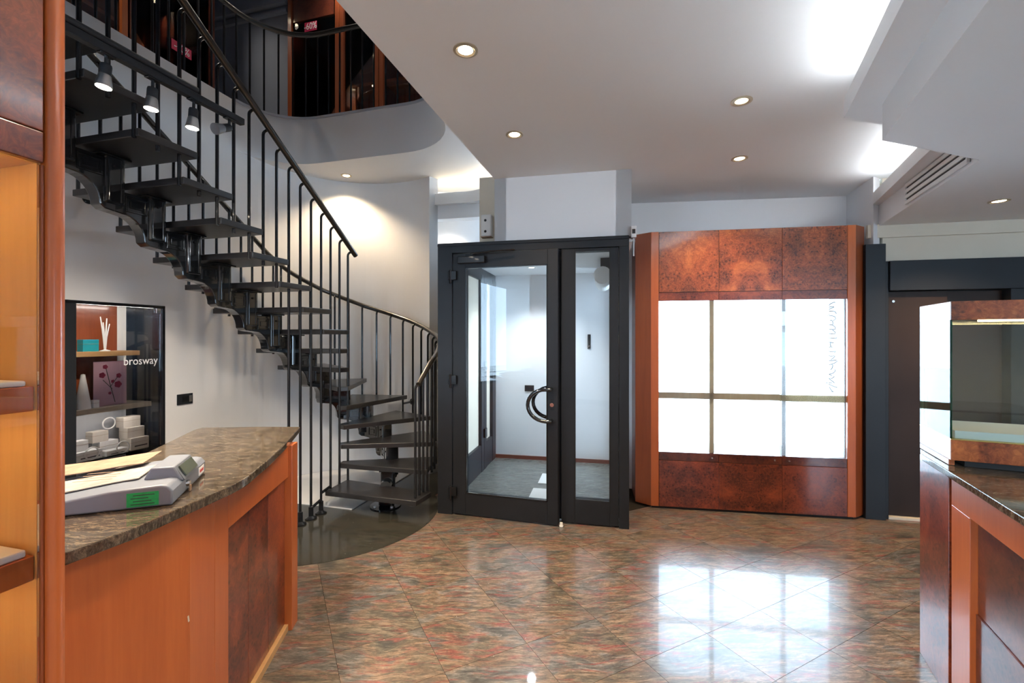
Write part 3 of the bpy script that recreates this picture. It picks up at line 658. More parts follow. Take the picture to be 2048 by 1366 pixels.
# inner rail and its balusters
def nz(s): return (9 + s/STEP)*RISE
IRAIL = .775
def baluster(bx, by, z0, z1, rx, ry, floor=False):
    """upright from z0, hooking over to the rail point (rx, ry, z1)"""
    d = Vector((rx-bx, ry-by)); p = [(bx, by, z0), (bx, by, (z0+z1)/2), (bx, by, z1-.055)]
    for k in range(1, 6):
        a = R(90)*k/5; p.append((bx + d.x*.75*(1-math.cos(a)), by + d.y*.75*(1-math.cos(a)), z1-.055 + .04*math.sin(a)))
    p.append((rx, ry, z1-.012))
    o = MB().tube(p, .0108, 8).build('baluster', 'black_metal', st, True)
    if floor:
        MB().lathe([(.046, .002), (.046, .012), (.03, .02), (.019, .03), (.019, .105), (.012, .11)], 16, O=(bx, by, 0)).build('floor_flange', 'black_metal', o, True)
    return o
ip = []
for k in range(0, 24):
    s = -.045 + .125*k; q = wp(s, -.02); rq = wp(s-.035, -.06)
    n = 9 + math.floor((s+.01)/STEP)
    if k < 3: z0 = RISE; fl_ = False
    elif k < 7: z0 = .01; fl_ = True
    else: z0 = max(RISE, (n-1)*RISE - (.05 if k % 2 else -.10)); fl_ = False
    if q.y < .6: break
    baluster(q.x, q.y, z0, nz(s) + IRAIL, rq.x, rq.y, fl_)
pth = [wp(-.105 + .1*k, -.062) for k in range(32)]
MB().tube([(p.x, p.y, nz(-.10+.1*k) + IRAIL - .005) for k, p in enumerate(pth)], .0235, 14).build('handrail', 'rail_wood', st, True)
q0 = wp(-.045+.125*2, -.02); q1 = wp(-.045+.125*3, -.02); q2 = wp(-.045+.125*4, -.02)
MB().tube([(q0.x, q0.y, RISE+.02), (q1.x, q1.y, RISE+.0)], .012, 8).build('tie_bar', 'black_metal', st, True); MB().tube([(q1.x, q1.y, .12), (q2.x, q2.y, .09)], .012, 8).build('tie_bar', 'black_metal', st, True)
# outer rail: front corner of the lowest tread, round the turn, then along the wall
OH = [(1, .94), (3, .91), (4, .85), (5, .82), (6, .80), (9, .78), (30, .78)]
def oh(n):
    for (a, h), (b, g) in zip(OH, OH[1:]):
        if a <= n <= b: return h + (g-h)*(n-a)/(b-a)
    return .78
def outer(n):
    """plan point of the outer string at step number n (fractions allowed)"""
    if n <= 2:
        a = fl(829, 998, RISE); b = P0 + rot2(R(ANG[2]))*.845 ; return a + (b-a)*(n-1)
    if n <= 9:
        i = min(8, int(n)); a = ANG[i] + (ANG[i+1]-ANG[i])*(n-i); return P0 + rot2(R(a))*.845
    return wp((n-9)*STEP, .845)
rail = []
for k in range(0, 150):
    n = 1 + k*.125
    if n > 19.2: break
    p = outer(n); d = outer(n+.05)-p; d.normalize(); o_ = Vector((d.y, -d.x))
    p = p + o_*.035
    rail.append((p.x, p.y, n*RISE + oh(n)))
rail[0] = (rail[0][0], rail[0][1], rail[0][2])
MB().tube(rail, .0225, 14).build('handrail', 'rail_wood', st, True)
n = 1.0
while n < 19:
    p = outer(n+.06); d = outer(n+.11)-p; d.normalize(); o_ = Vector((d.y, -d.x)); lo = math.floor(n+.06)
    z0 = lo*RISE - (.0 if n < 2 else (.05 if lo < 2 else RISE*.0 + (.06 if (n % 1) > .3 else RISE+.04)))
    z0 = max(z0, RISE) if n < 2 else z0
    r = p + o_*.035
    baluster(p.x, p.y, z0, (n+.06)*RISE + oh(n+.06), r.x, r.y)
    n += .3334 if n < 8.6 else .5
# round wall fixings
for n in (5.05, 10.6, 14.6):
    p = outer(n); d = outer(n+.05)-p; d.normalize(); o_ = Vector((-d.y, d.x)) * (-1); z = n*RISE - .10
    e = p + o_*.165
    MB().tube([(p.x, p.y, z), (e.x, e.y, z)], .012, 8).build('wall_stay', 'black_metal', st, True)
    a = p + o_*.155
    MB().tube([(a.x, a.y, z), (e.x, e.y, z)], .036, 16).build('wall_disc', 'black_metal', st, True)

# ------------------------------------------------------------------ railing of the upper floor
mr = thing('mezzanine_railing', 'black railing curving along the upper floor edge above the stairs', 'railing')
off = [p for p in edge]
def offset_path(path, w):
    out = []
    for i, p in enumerate(path):
        d = (path[min(i+1, len(path)-1)]-path[max(i-1, 0)]).normalized(); out.append(p + Vector((-d.y, d.x))*w)
    return out
rp = offset_path(edge, .045)
def resample(path, step):
    out = [path[0]]; acc = 0
    for a, b in zip(path, path[1:]):
        L_ = (b-a).length; t = step-acc
        while t <= L_: out.append(a + (b-a)*(t/L_)); t += step
        acc = (acc + L_) % step
    return out
rs = [p for p in resample(rp, .13) if p.y > 2.3]
bal = None
for p in rs:
    if bal is None: bal = MB().tube([(0, 0, MEZ+.01), (0, 0, MEZ+.85)], .0095, 8).build('baluster', 'black_metal', mr, True, loc=(p.x, p.y, 0))
    else: child_copy(bal, mr, (p.x, p.y, 0))
MB().tube([(p.x, p.y, MEZ+.885) for p in resample(rp, .07) if p.y > 2.2], .024, 12).build('handrail', 'rail_wood', mr, True)
bk = None
for p in rs:
    if bk is None: bk = MB().tube([(0, 0, MEZ+.845), (0, .012, MEZ+.86), (0, .0, MEZ+.875)], .007, 6).build('rail_bracket', 'chrome', mr, True, loc=(p.x, p.y, 0))
    else: child_copy(bk, mr, (p.x, p.y, 0))

# ------------------------------------------------------------------ upstairs cabinets
def up_cabinet(name, label, O, rz, w, glass_from=True, mats=('burl_dark', 'cherry_deep'), h=1.95, head=.45, n_sh=4):
    t = thing(name, label, 'cabinet', (O.x, O.y, MEZ), rz, 'upstairs display cabinets')
    panel('post', mats[1], t, 0, .05, -.02, .05, 0, h); panel('post', mats[1], t, w-.05, w, -.02, .05, 0, h)
    panel('head_panel', mats[0], t, .05, w-.05, 0, .03, h-head, h); panel('base_panel', mats[0], t, .05, w-.05, 0, .03, 0, .12)
    panel('back_panel', 'cherry_deep', t, .0, w, .36, .38, 0, h, 0); panel('side_panel', mats[1], t, 0, .02, .05, .36, 0, h, 0); panel('side_panel', mats[1], t, w-.02, w, .05, .36, 0, h, 0)
    for k in range(n_sh): panel('shelf', 'cherry', t, .02, w-.02, .05, .35, .30+k*.34, .335+k*.34, 0)
    MB().box(.05, w-.05, .012, .018, .12, h-head).build('glass_door', 'clear_glass', t)
    return t
Ua = UO
c1 = up_cabinet('upstairs_cabinet', 'upstairs glass cabinet with the pink -60% tag behind the curved railing', UO + UE*.02, UROT, .70)
c2 = up_cabinet('upstairs_cabinet', 'upstairs glass cabinet holding a crumpled pale plastic bag', UO + UE*.73, UROT, .50)
c3 = up_cabinet('upstairs_cabinet', 'upstairs glass cabinet at the ceiling edge, beyond the bag cabinet', UO + UE*1.24, UROT, .70)
LO = W0 + WN*.87
def left_cab(label, a, b, mats): return up_cabinet('upstairs_cabinet', label, LO + WD*a, WROT + R(90), b-a, mats=mats)
la = hit(430, LO, WD); lb_ = hit(255, LO, WD); lc = hit(140, LO, WD)
left_cab('upstairs dark burl cabinet with the pink -40% tag beside the stair rail', lb_+.01, la-.02, ('burl_dark', 'burl_dark'))
left_cab('upstairs orange cherry cabinet above the track lights', lc-.25, lb_-.01, ('cherry', 'cherry'))
def price_tag(name, label, body, P, rz, w, h):
    t = thing(name, label, 'price tag', P, rz)
    MB().box(-w/2, w/2, -.004, 0, -h/2, h/2).build('card', 'tag_pink', t)
    text_mesh('tag_lettering', body, h*1.05, 'print_white', t, Matrix.Translation((0, -.006, 0)) @ Matrix.Rotation(R(90), 4, 'X'), sx=.8)
k = hit(623, UO, UE); q = UO + UE*k + Vector((.0, -.02)); zt = CAMZ + (HY-53)/FPX*q.y
price_tag('price_tag', 'pink sixty percent tag on the upstairs cabinet behind the curved railing', '-60%', (q.x, q.y, zt), UROT, .165, .105)
k = hit(360, LO, WD); q = LO + WD*k - WN*.02; zt = CAMZ + (HY-99)/FPX*q.y
price_tag('price_tag', 'pink forty percent tag on the dark upstairs cabinet beside the stair rail', '-40%', (q.x, q.y, zt), WROT + R(90), .21, .10)
q = UO + UE*.97; bgm = MB(); vs_ = []
bm = bmesh.new(); bmesh.ops.create_icosphere(bm, subdivisions=3, radius=.14)
for v in bm.verts:
    f = 1 + .25*math.sin(v.co.x*40+v.co.z*31) * math.cos(v.co.y*37+v.co.z*23); v.co = Vector((v.co.x*1.15*f, v.co.y*.75*f, v.co.z*1.0*f))
    if v.co.z < -.10: v.co.z = -.10
me = bpy.data.meshes.new('plastic_bag'); bm.to_mesh(me); bm.free(); me.materials.append(MATS['blue_plastic'])
pb = bpy.data.objects.new('plastic_bag', me); COL.objects.link(pb); pb.location = (q.x+.05, q.y+.19, MEZ+.335+.34+.34+.102); pb.scale = (.8, .8, 1); tag(pb, 'crumpled pale blue plastic bag on an upstairs cabinet shelf', 'bag')

# ------------------------------------------------------------------ track light over the stairs
TZ = 2.70
ta, tb = Vector((-1.732, 1.764)), Vector((-1.504, 2.54)); td = (tb-ta).normalized(); tn = Vector((-td.y, td.x))
tl = thing('track_light', 'black ceiling track with four spotlights in front of the stairs', 'light')
Mt = Matrix.Translation((tb.x, tb.y, TZ)) @ Matrix.Rotation(math.atan2(td.y, td.x), 4, 'Z')
MB().box(-2.5, 0, -.017, .017, -.018, .018, Mt).build('track_bar', 'charcoal_metal', tl, bevel=.004)
MB().tube([Mt @ Vector(p) for p in ((-2.5, 0, .036), (-.27, 0, .036))], .017, 12).build('carrier_tube', 'charcoal_metal', tl, True)
MB().tube([Mt @ Vector(p) for p in ((-2.49, 0, .02), (-2.49, 0, CEILZ-TZ+.004))], .012, 10).build('ceiling_stem', 'charcoal_metal', tl, True)
def tpx(px): return hit(px, tb, td)
for px, on, tilt in ((213, True, 4), (306, True, 2), (388, True, 2), (452, False, 62)):
    s = tpx(px if on else 459); h = bpy.data.objects.new('spotlight', None); COL.objects.link(h); h.parent = tl
    q = tb + td*s; h.location = (q.x, q.y, TZ-.018); h.rotation_euler = (R(3), R(0), math.atan2(td.y, td.x))
    MB().tube([(0, 0, 0), (0, 0, -.045)], .007, 8).build('stem', 'black_metal', h, True); MB().box(-.03, .03, -.014, .014, -.008, .002).build('adapter', 'black_metal', h, bevel=.003)
    Mx = Matrix.Translation((0, 0, -.046)) @ Matrix.Rotation(R(tilt), 4, 'Y')
    def tr(mb): mb.v = [tuple(Mx @ Vector(v)) for v in mb.v]; return mb
    tr(MB().lathe([(0, .005), (.019, .003), (.021, -.005), (.021, -.038), (.017, -.042)], 18)).build('socket', 'charcoal_metal', h, True)
    tr(MB().lathe([(.018, -.040), (.022, -.044), (.029, -.088), (.029, -.094), (.026, -.094)], 22)).build('reflector', 'brushed_silver' if on else 'register_dark', h, True)
    tr(MB().lathe([(0, -.0948), (.0265, -.0948), (.0265, -.0942)], 20)).build('lens', 'spot_lens' if on else 'register_dark', h, True)
    if on:
        l = bpy.data.lights.new('spot_beam', 'SPOT'); l.energy = 85; l.color = (1, .86, .68); l.spot_size = R(140); l.spot_blend = .7; l.shadow_soft_size = .03
        lo = bpy.data.objects.new('spot_beam', l); COL.objects.link(lo); lo.parent = h; lo.location = (0, 0, -.148)

# ------------------------------------------------------------------ recessed downlights
def downlight(label, x, y, z, power, lens='warm_lens', color=(1, .80, .55), r=.045):
    t = thing('ceiling_downlight', label, 'downlight', (x, y, z), 0, 'recessed downlights')
    MB().lathe([(r+.012, 0), (r+.012, -.004), (r, -.006), (r-.006, -.001), (r-.008, .012)], 28).build('trim_ring', 'ring_cream' if lens != 'cool_lens' else 'white_plastic', t, True)
    MB().lathe([(0, -.0015), (r-.010, -.0015)], 24).build('lens', lens, t)
    l = bpy.data.lights.new('downlight_beam', 'SPOT'); l.energy = power; l.color = color; l.spot_size = R(120); l.spot_blend = .8; l.shadow_soft_size = .04
    lo = bpy.data.objects.new('downlight_beam', l); COL.objects.link(lo); lo.parent = t; lo.location = (0, 0, -.02)
def cpt(px, py, z=CEILZ): d = (z-CAMZ)*FPX/(HY-py); return U(px)*d, d
for (px, py, lab, pw, ln) in ((931, 100, 'lit downlight nearest the stair opening edge of the ceiling', 60, 'warm_lens'), (1029, 269, 'small lit downlight in the ceiling above the entrance door', 60, 'warm_lens'),
                              (1483, 202, 'dim reddish downlight in the middle of the main ceiling', 45, 'dim_lens'), (1479, 317, 'lit downlight in the ceiling above the shop window cabinet', 60, 'warm_lens')):
    x, y = cpt(px, py); downlight(lab, x, y, CEILZ, pw, ln, (1, .74, .46))
x, y = cpt(1998, 402, 2.43); downlight('downlight in the low ceiling before the sliding door', x, y, 2.43, 80, color=(1, .70, .40))
for (x, y, w_, wh) in ((-.45, 1.2, 18, 'beside the lit showcase'), (-.9, -.6, 60, 'added out of view just behind the viewer'), (.5, .3, 60, 'added out of view straight above the viewer'), (.6, -1.6, 190, 'added as fill in the middle of the rear shop'), (2.2, -1.8, 190, 'added as fill by the rear wall beyond the right counter'), (-1.6, -1.9, 190, 'added as fill at the left rear of the shop')):  # unseen lamps added around the viewer as fill; the first continues a visible row
    downlight('recessed ceiling downlight ' + wh, x, y, CEILZ, w_)
q = dloc(.60, 1.25); downlight('downlight in the white lobby ceiling', q.x, q.y, VZ, 65, 'cool_lens', (.82, .93, 1), .04)
# light under the upper floor, washing the curved wall, and one in the recess
q = P0 + rot2(R(108))*.80; downlight('downlight under the upper floor washing the curved wall', q.x, q.y, SLABZ, 60, color=(1, .76, .48))
q = Vector((-.70, 5.25)); downlight('downlight in the small curved ceiling of the recess', q.x, q.y, 2.97, 22, color=(1, .95, .86))
for (x, y, w_, wh) in ((-3.55, 3.3, 30, 'before the orange cherry cabinet'), (-3.3, 4.9, 18, 'before the grey wall'), (-1.9, 5.05, 34, 'before the tagged glass cabinet'), (-1.0, 4.3, 14, 'over the curved railing')):  # out-of-view lamps added to brighten the dark upper floor
    downlight('added out-of-view upstairs downlight ' + wh, x, y, UPZ, w_, color=(1, .88, .74))
# cove tubes
def cove(label, a, b, z):
    d = (b-a).normalized(); n = Vector((d.y, -d.x)); t = thing('cove_light', label, 'light', (a.x, a.y, z)); L_ = b-a
    MB().tube([(n.x*.07, n.y*.07, .018), (L_.x+n.x*.07, L_.y+n.y*.07, .018)], .011, 8).build('tube', 'cove_tube', t, True)
    MB().tube([(n.x*.07, n.y*.07, .004), (L_.x+n.x*.07, L_.y+n.y*.07, .004)], .006, 6).build('batten', 'white_plastic', t)
cove('fluorescent tube hidden in the long ceiling cove', S1a - SD*2.6, S1a - SD*.08, 2.695)
cove('fluorescent tube hidden in the short ceiling cove by the cabinet', S3(2.52) + SD*.05, S3(3.62), 2.695)
cv = thing('cove_light', 'warm strip light hidden above the small curved ceiling', 'light', (-.75, 4.95, 3.09))
MB().tube([(-.2, .28, .03), (.1, .22, .03), (.46, .10, .03), (.62, -.25, .03)], .010, 8).build('tube', 'warm_lens', cv, True)

# ------------------------------------------------------------------ air outlet in the low ceiling face
va, vb = S4(2.46), S4(3.24); vd = (vb-va).normalized(); vr = math.atan2(vd.y, vd.x)
av = thing('air_vent', 'long white air outlet with dark slots in the low ceiling face', 'air vent', (va.x, va.y, 2.43), vr)
LV = (vb-va).length
MB().box(0, LV, .002, .010, .02, .165).build('back_plate', 'rubber', av)
for k, z in enumerate((.018, .058, .098, .138)): MB().box(0, LV, .004, .018, z, z+.024).build('slat', 'white_plastic', av, bevel=.002)
for x in (0, LV-.012): MB().box(x, x+.012, .004, .018, .018, .162).build('end_bar', 'white_plastic', av)

# ------------------------------------------------------------------ near left: lit wooden showcase
T0 = Vector((-.975, .985))
ls = thing('lit_showcase', 'tall cherry showcase with amber lit shelves and burl top', 'showcase', (T0.x, T0.y, 0), WROT)
H = 2.40
MB().prism([(.003, -.030), (.010, -.028), (.016, -.022), (.018, -.016), (.016, -.007), (.010, .0), (-.03, .002), (-.03, -.030)], 0, H).build('corner_post', 'cherry', ls, True)
panel('side_panel', 'amber_wood', ls, -.42, -.012, -.036, -.030, 0, H, 0); panel('outer_side', 'cherry', ls, -.42, -.03, -.030, -.004, 0, H, 0)
panel('near_side', 'amber_wood', ls, -.42, -.012, -1.06, -1.04, 0, H, 0); panel('back_panel', 'amber_wood', ls, -.44, -.42, -1.06, -.004, 0, H, 0); panel('case_top', 'cherry', ls, -.42, 0, -1.06, -.004, H, H+.03)
panel('top_door', 'burl_red', ls, -.012, .004, -1.05, -.033, 1.931, H-.005); panel('top_strip', 'burl_red', ls, -.012, .004, -1.05, -.033, 1.865, 1.929); panel('base_panel', 'burl_red', ls, -.012, .004, -1.05, -.033, .0, .30)
panel('door_stile', 'cherry_deep', ls, -.012, .002, -.036, -.0305, .30, 1.862)
panel('head_backing', 'cherry_deep', ls, -.02, -.0125, -1.04, -.037, 1.88, 1.98, 0)  # backing added to block a bright line at the top door gap
panel('bay_top', 'amber_wood', ls, -.42, -.012, -1.04, -.037, 1.865, 1.885, 0)
MB().box(-.008, -.003, -1.05, -.037, .30, 1.862).build('glass_door', 'clear_glass', ls)
for z1_ in (1.398, 1.043, .66): panel('shelf', 'cherry', ls, -.42, -.018, -1.04, -.037, z1_-.052, z1_, .002)
panel('bay_floor', 'cherry', ls, -.42, -.012, -1.04, -.037, .28, .31, 0)
for zz in (1.862, 1.343, .988):
    MB().box(-.07, -.05, -.95, -.12, zz-.012, zz-.001).build('strip_light', 'case_strip', ls)
for k, (z, lab) in enumerate(((1.398, 'thin white display tray on the upper lit shelf'), (1.043, 'thick white display pad on the lower lit shelf'))):
    t = thing('display_tray', lab, 'tray', (T0.x, T0.y, z), WROT)
    a = .012 if k == 0 else .016
    MB().box(-.33, -.024, -.62, -.046, 0.0005, a).build('pad', 'velvet_white', t, bevel=.004); MB().box(-.31, -.06, -.60, -.10, a, a+.001).build('pad_inset', 'box_white', t)

# ------------------------------------------------------------------ left counter
CZ = .98
tip = fl(600, 853.5, CZ); fr = [fl(500.6, 951.7, CZ), fl(423.6, 994, CZ), fl(269.5, 1055.6, CZ), fl(131, 1105.7, CZ)]
bkp = [fl(404, 855, CZ), fl(366, 869, CZ), fl(173, 965, CZ)]
near = [Vector((-.975, .985)) + WD*.04 + WN*.22, Vector((-.975, .985)) + WD*.04 + WN*.85]
f1, f2 = fr[0], fr[1]
front = [tip] + [tip + (f1-tip)*k/4 + Vector((.012, 0))*math.sin(math.pi*k/4) for k in range(1, 4)] + fillet([f1 - (f1-tip)*.12, f1+Vector((.006, -.05)), fr[2]], [.45], 8)[0:] + [fr[3], near[0]]
top_poly = front + [near[1]] + [bkp[2]] + fillet([bkp[2] + (bkp[1]-bkp[2])*.5, (bkp[1]+bkp[0])/2 + Vector((-.015, .03)), bkp[0]], [.12], 6) + [bkp[0] + (tip-bkp[0])*.6 + Vector((0, .012))]
ct = MB().prism([tuple(p) for p in top_poly], CZ-.032, CZ).build('granite_countertop', 'counter_granite', bevel=.004)
tag(ct, 'polished brown granite worktop of the counter before the stairs', 'countertop')
cb = thing('sales_counter', 'curved cherry counter with burl front panels below the stairs', 'counter')
B1 = fl(588, 1241); B2 = Vector((-1.045, 1.60)); B3 = Vector((-1.035, 1.46)); B4 = Vector((-1.11, 1.12)); B5 = near[0] + WD*.03
TZc = CZ-.033
d12 = (B2-B1).normalized(); n12 = Vector((d12.y, -d12.x)) * (1 if Vector((d12.y, -d12.x)).x < 0 else -1)      # inward normal
def slab(name, mt, a, b, th, z0, z1, out=0.0, inw=None, bevel=.002):
    d = (b-a).normalized(); n = Vector((-d.y, d.x)); n = n if n.x < 0 else -n
    o = a - n*out; Lx = (b-a).length
    m_ = MB().box(-Lx/2, Lx/2, 0, th, -(z1-z0)/2, (z1-z0)/2)
    ob = m_.build(name, mt, cb, bevel=bevel); mid = (a+b)/2 - n*out
    ang = math.atan2(d.y, d.x); ob.rotation_euler = (0, 0, ang if Vector((-d.y, d.x)).dot(n) > 0 else ang+math.pi); ob.location = (mid.x, mid.y, (z0+z1)/2)
    return ob
L12 = (B2-B1).length
pa = B1 + d12*.085; pb_ = B1 + d12*(L12-.10)
slab('corner_post', 'cherry', B1, pa, .05, 0, TZc, .018); slab('post', 'cherry', pb_, B2, .05, 0, TZc, .0)
slab('top_rail', 'cherry', pa, pb_, .05, TZc-.16, TZc, 0.0); slab('kick_strip', 'shelf_wood', pa, pb_, .03, 0, .035, .0)
nb = 3
for k in range(nb):
    a = pa + (pb_-pa)*(k/nb); b2 = pa + (pb_-pa)*((k+1)/nb)
    slab('burl_panel', 'burl_red', a + d12*.001, b2 - d12*.001, .02, .036, TZc-.161, -.018, bevel=.001)
slab('plain_panel', 'cherry', B2, B3, .02, 0, TZc); slab('plain_panel', 'cherry', B3, B4, .02, 0, TZc); slab('plain_panel', 'cherry', B4, B5, .02, 0, TZc)
eb = Vector((bkp[0].x+.06, bkp[0].y-.06))
slab('end_panel', 'cherry', eb, B1, .02, 0, TZc)
bb = Vector((bkp[2].x+.08, bkp[2].y)); slab('back_panel', 'cherry_deep', bb, eb, .02, 0, TZc, -.03)
sc2 = fl(405, 1291, .0); 
mk = MB(); mk.box(-.0025, .0025, -.0005, .0005, -.010, .010); ob = mk.build('scratch', 'cream_paint', cb); md_ = (B4-B3).normalized(); pm = B3 + md_*.004; ob.location = (pm.x + .0007, pm.y - .0002, .60); ob.rotation_euler = (0, R(8), math.atan2(md_.y, md_.x))

# cash terminal on the counter
g0_ = fl(345, 1011, CZ); g1_ = fl(411, 945, CZ); gy = (g1_-g0_); GL = gy.length; grot = math.atan2(gy.y, gy.x) - R(90)
cr = thing('cash_terminal', 'low grey cash register with tilted display on the granite counter', 'cash register', (g0_.x, g0_.y, CZ), grot)
prof = [(0, .002), (0, .045), (-.012, .062), (-.03, .066), (-.16, .060), (-.44, .020), (-.46, .002)]
MB().ext([(-h, z) for h, z in prof], 0, GL, (0, 0, 0), Vector((-1, 0)), Vector((0, 1))).build('body', 'register_grey', cr, True, bevel=.006, seg=3)
hp = [(.003, .050), (-.022, .098), (-.085, .100), (-.105, .062)]
MB().ext([(-h, z) for h, z in hp], .09, .265, (0, 0, 0), Vector((-1, 0)), Vector((0, 1))).build('display_hood', 'register_grey', cr, True, bevel=.005)
hm = MB().ext([(-h, z) for h, z in [(.006, .051), (-.021, .096), (-.024, .094), (.002, .049)]], .098, .257, (0, 0, 0), Vector((-1, 0)), Vector((0, 1))).build('display_bezel', 'register_dark', cr)
MB().ext([(-h, z) for h, z in [(.0035, .060), (-.0165, .092), (-.020, .090), (.000, .058)]], .115, .242, (.003, 0, 0.0015), Vector((-1, 0)), Vector((0, 1))).build('display_screen', 'screen_green', cr)
gs = MB().box(-.115, -.035, -.0015, 0, .008, .050).build('green_sticker', 'green_sticker', cr)
text_mesh('sticker_print', 'VERIFICA\n2018', .013, 'print_dark', cr, Matrix.Translation((-.075, -.002, .030)) @ Matrix.Rotation(R(90), 4, 'X'), .0002) if False else None
pr_ = MB()
for k in range(4): pr_.box(-.105+.006*(k % 2), -.045-.008*(k % 3), -.0022, -.0015, .014+.009*k, .0165+.009*k)
pr_.build('sticker_print', 'leaf_dark', cr)
MB().box(0, .0012, GL-.09, GL-.025, .012, .040).build('maker_badge', 'print_white', cr); MB().box(.0012, .0018, GL-.08, GL-.035, .021, .031).build('badge_print', 'red_print', cr)
MB().lathe([(0, .010), (.009, .010), (.011, 0)], 14, axis='x', O=(0, .14, .028)).build('key_switch', 'chrome', cr, True); MB().box(.008, .012, .131, .149, .002, .02).build('key_tag', 'paper_brown', cr)
for k, (a, b, c, d, mt, nm, lab) in enumerate(((-.52, -.12, .10, .265, 'paper', 'paper_sheet', 'beige paper sheet lying over the cash register keys'), (-.60, -.17, .335, .52, 'paper_brown', 'cardboard_sheet', 'brown folded sheet at the back of the cash register'))):
    t = thing(nm, lab, 'paper', (g0_.x, g0_.y, CZ), grot)
    sh = MB(); n_ = 8; vs2 = []; 
    for i in range(n_+1):
        f = i/n_; x = a + (b-a)*f; zb = .019 + .047*f + .0015*math.sin(f*9) + k*.005
        for (yy, zz) in ((c, 0), (d, 0), (d, .003), (c, .003)): vs2.append((x, yy - .05*f*k, zb+zz))
    fs2 = []
    for i in range(n_):
        for j in range(4): fs2.append((i*4+j, i*4+(j+1) % 4, (i+1)*4+(j+1) % 4, (i+1)*4+j))
    fs2 += [(0, 1, 2, 3), tuple(n_*4+j for j in (3, 2, 1, 0))]
    sh.add(vs2, fs2).build('sheet', mt, t)
    st2 = MB()
    for j in range(4): st2.box(-.30, -.20, c+.03+.03*j, c+.036+.03*j, .066+k*.006, .0665+k*.006)
    if k == 0: st2.build('print_line', 'paper_brown', t)

# ------------------------------------------------------------------ wall niche with its glass door
nc = thing('wall_showcase', 'black framed glass showcase set into the wall under the stairs', 'showcase', (W0.x, W0.y, 0), WROT)
fw = .035
nb_ = lambda n, mt, *a, bv=.002: MB().box(*a).build(n, mt, nc, bevel=bv)
nb_('frame_bar', 'black_metal', -.03, .014, NY0, NY1, NZ1-fw*.6, NZ1); nb_('frame_bar', 'black_metal', -.03, .014, NY0, NY1, NZ0, NZ0+fw); nb_('frame_bar', 'black_metal', -.03, .014, NY1-.022, NY1, NZ0+fw, NZ1-fw*.6)
nyl = hit(150, W0, WD); nb_('frame_bar', 'charcoal_metal', -.03, .014, NY0, nyl, NZ0+fw, NZ1-fw*.6)
nym = hit(250, W0-WN*-.2, WD)
nA, nB = hit(232, W0+WN*ND, WD), hit(250, W0+WN*ND, WD)
nb_('lining', 'cherry_deep', -ND+.001, -ND+.012, NY0, nA, 1.0, NZ1); nb_('lining', 'white_plastic', -ND+.001, -ND+.014, nA, nB, 1.0, NZ1); nb_('lining', 'navy_board', -ND+.001, -ND+.012, nB, NY1, NZ0, NZ1); nb_('lining', 'grey_paint', -ND+.001, -ND+.012, NY0, nB, NZ0, 1.0)
nb_('shelf_lip', 'shelf_pale', -.0515, -.0495, NY0+.012, NY1-.06, .964, .9755, bv=0); nb_('strip_light', 'niche_fill_strip', -.064, -.052, NY0+.1, NY1-.12, .9732, .9748, bv=0); nb_('strip_light', 'niche_fill_strip', -.048, -.034, NY0+.1, NY1-.05, NZ1-.020, NZ1-.010)  # strips added to brighten the boxes; lip added to hide the lower one
nb_('lining', 'navy_board', -ND, -.03, NY1-.012, NY1-.001, NZ0, NZ1); nb_('lining', 'navy_board', -ND, -.05, NY0, NY1, NZ1-.012, NZ1-.003); nb_('lining', 'charcoal_metal', -ND, -.03, NY0+.001, NY0+.012, NZ0, NZ1); nb_('lining', 'charcoal_metal', -ND, -.03, NY0, NY1, NZ0+.001, NZ0+.012)
nb_('shelf', 'shelf_wood', -ND+.012, -.06, NY0+.012, NY1-.14, 1.365, 1.40); nb_('shelf', 'shelf_pale', -ND+.012, -.05, NY0+.012, NY1-.06, .975, 1.0); nb_('glass_shelf', 'case_glass', -ND+.012, -.05, NY0+.012, NY1-.013, .632, .64)
MB().box(-.012, -.006, nyl, NY1-.022, NZ0+fw, NZ1-fw*.6).build('glass_door', 'clear_glass', nc)
nb_('door_hinge', 'chrome', -.006, .004, NY1-.06, NY1-.022, NZ1-.06, NZ1-.022)
yl = hit(283, W0, WD)
text_mesh('door_lettering', 'brosway', .085, 'print_white', nc, Matrix.Translation((-.004, yl, 1.5 - (722-675)/FPX*(W0+WD*yl).y)) @ Matrix.Rotation(R(90), 4, 'Z') @ Matrix.Rotation(R(90), 4, 'X'), .0004, sx=.86)
def npos(px, dep): P = W0 + WN*dep; return hit(px, P, WD)
def nbox(name, label, cat, px0, px1, z0, h, dep, dd, mt, group=None, printed=False):
    a, b = npos(px0, dep), npos(px1, dep); t = thing(name, label, cat, (W0.x, W0.y, z0), WROT, group)
    MB().box(-dep-dd, -dep, a, b, .0005, h).build('carton', mt, t, bevel=.002)
    MB().box(-dep-dd-.001, -dep+.001, a-.001, b+.001, h*.62, h*.64).build('lid_seam', 'paper_brown', t)
    if printed: MB().box(-dep, -dep+.001, a+(b-a)*.2, b-(b-a)*.1, h*.25, h*.36).build('lettering', 'print_dark', t)
    return t
G = 'small boxes in the wall showcase'
nbox('jewellery_box', 'low white box at the near end of the glass shelf', 'box', 150, 205, .64, .065, .07, .09, 'box_white', G, True)
nbox('jewellery_box', 'small upright white box behind the near white box', 'box', 152, 177, .705, .075, .10, .06, 'box_white', G)
nbox('jewellery_box', 'flat white box at the front of the middle pile', 'box', 213, 257, .64, .038, .055, .07, 'box_white', G, True)
nbox('jewellery_box', 'lower box of the middle pile on the glass shelf', 'box', 200, 237, .64, .095, .145, .08, 'box_white', G, True)
nbox('jewellery_box', 'upper box of the middle pile on the glass shelf', 'box', 185, 217, .735, .08, .15, .07, 'box_cream', G)
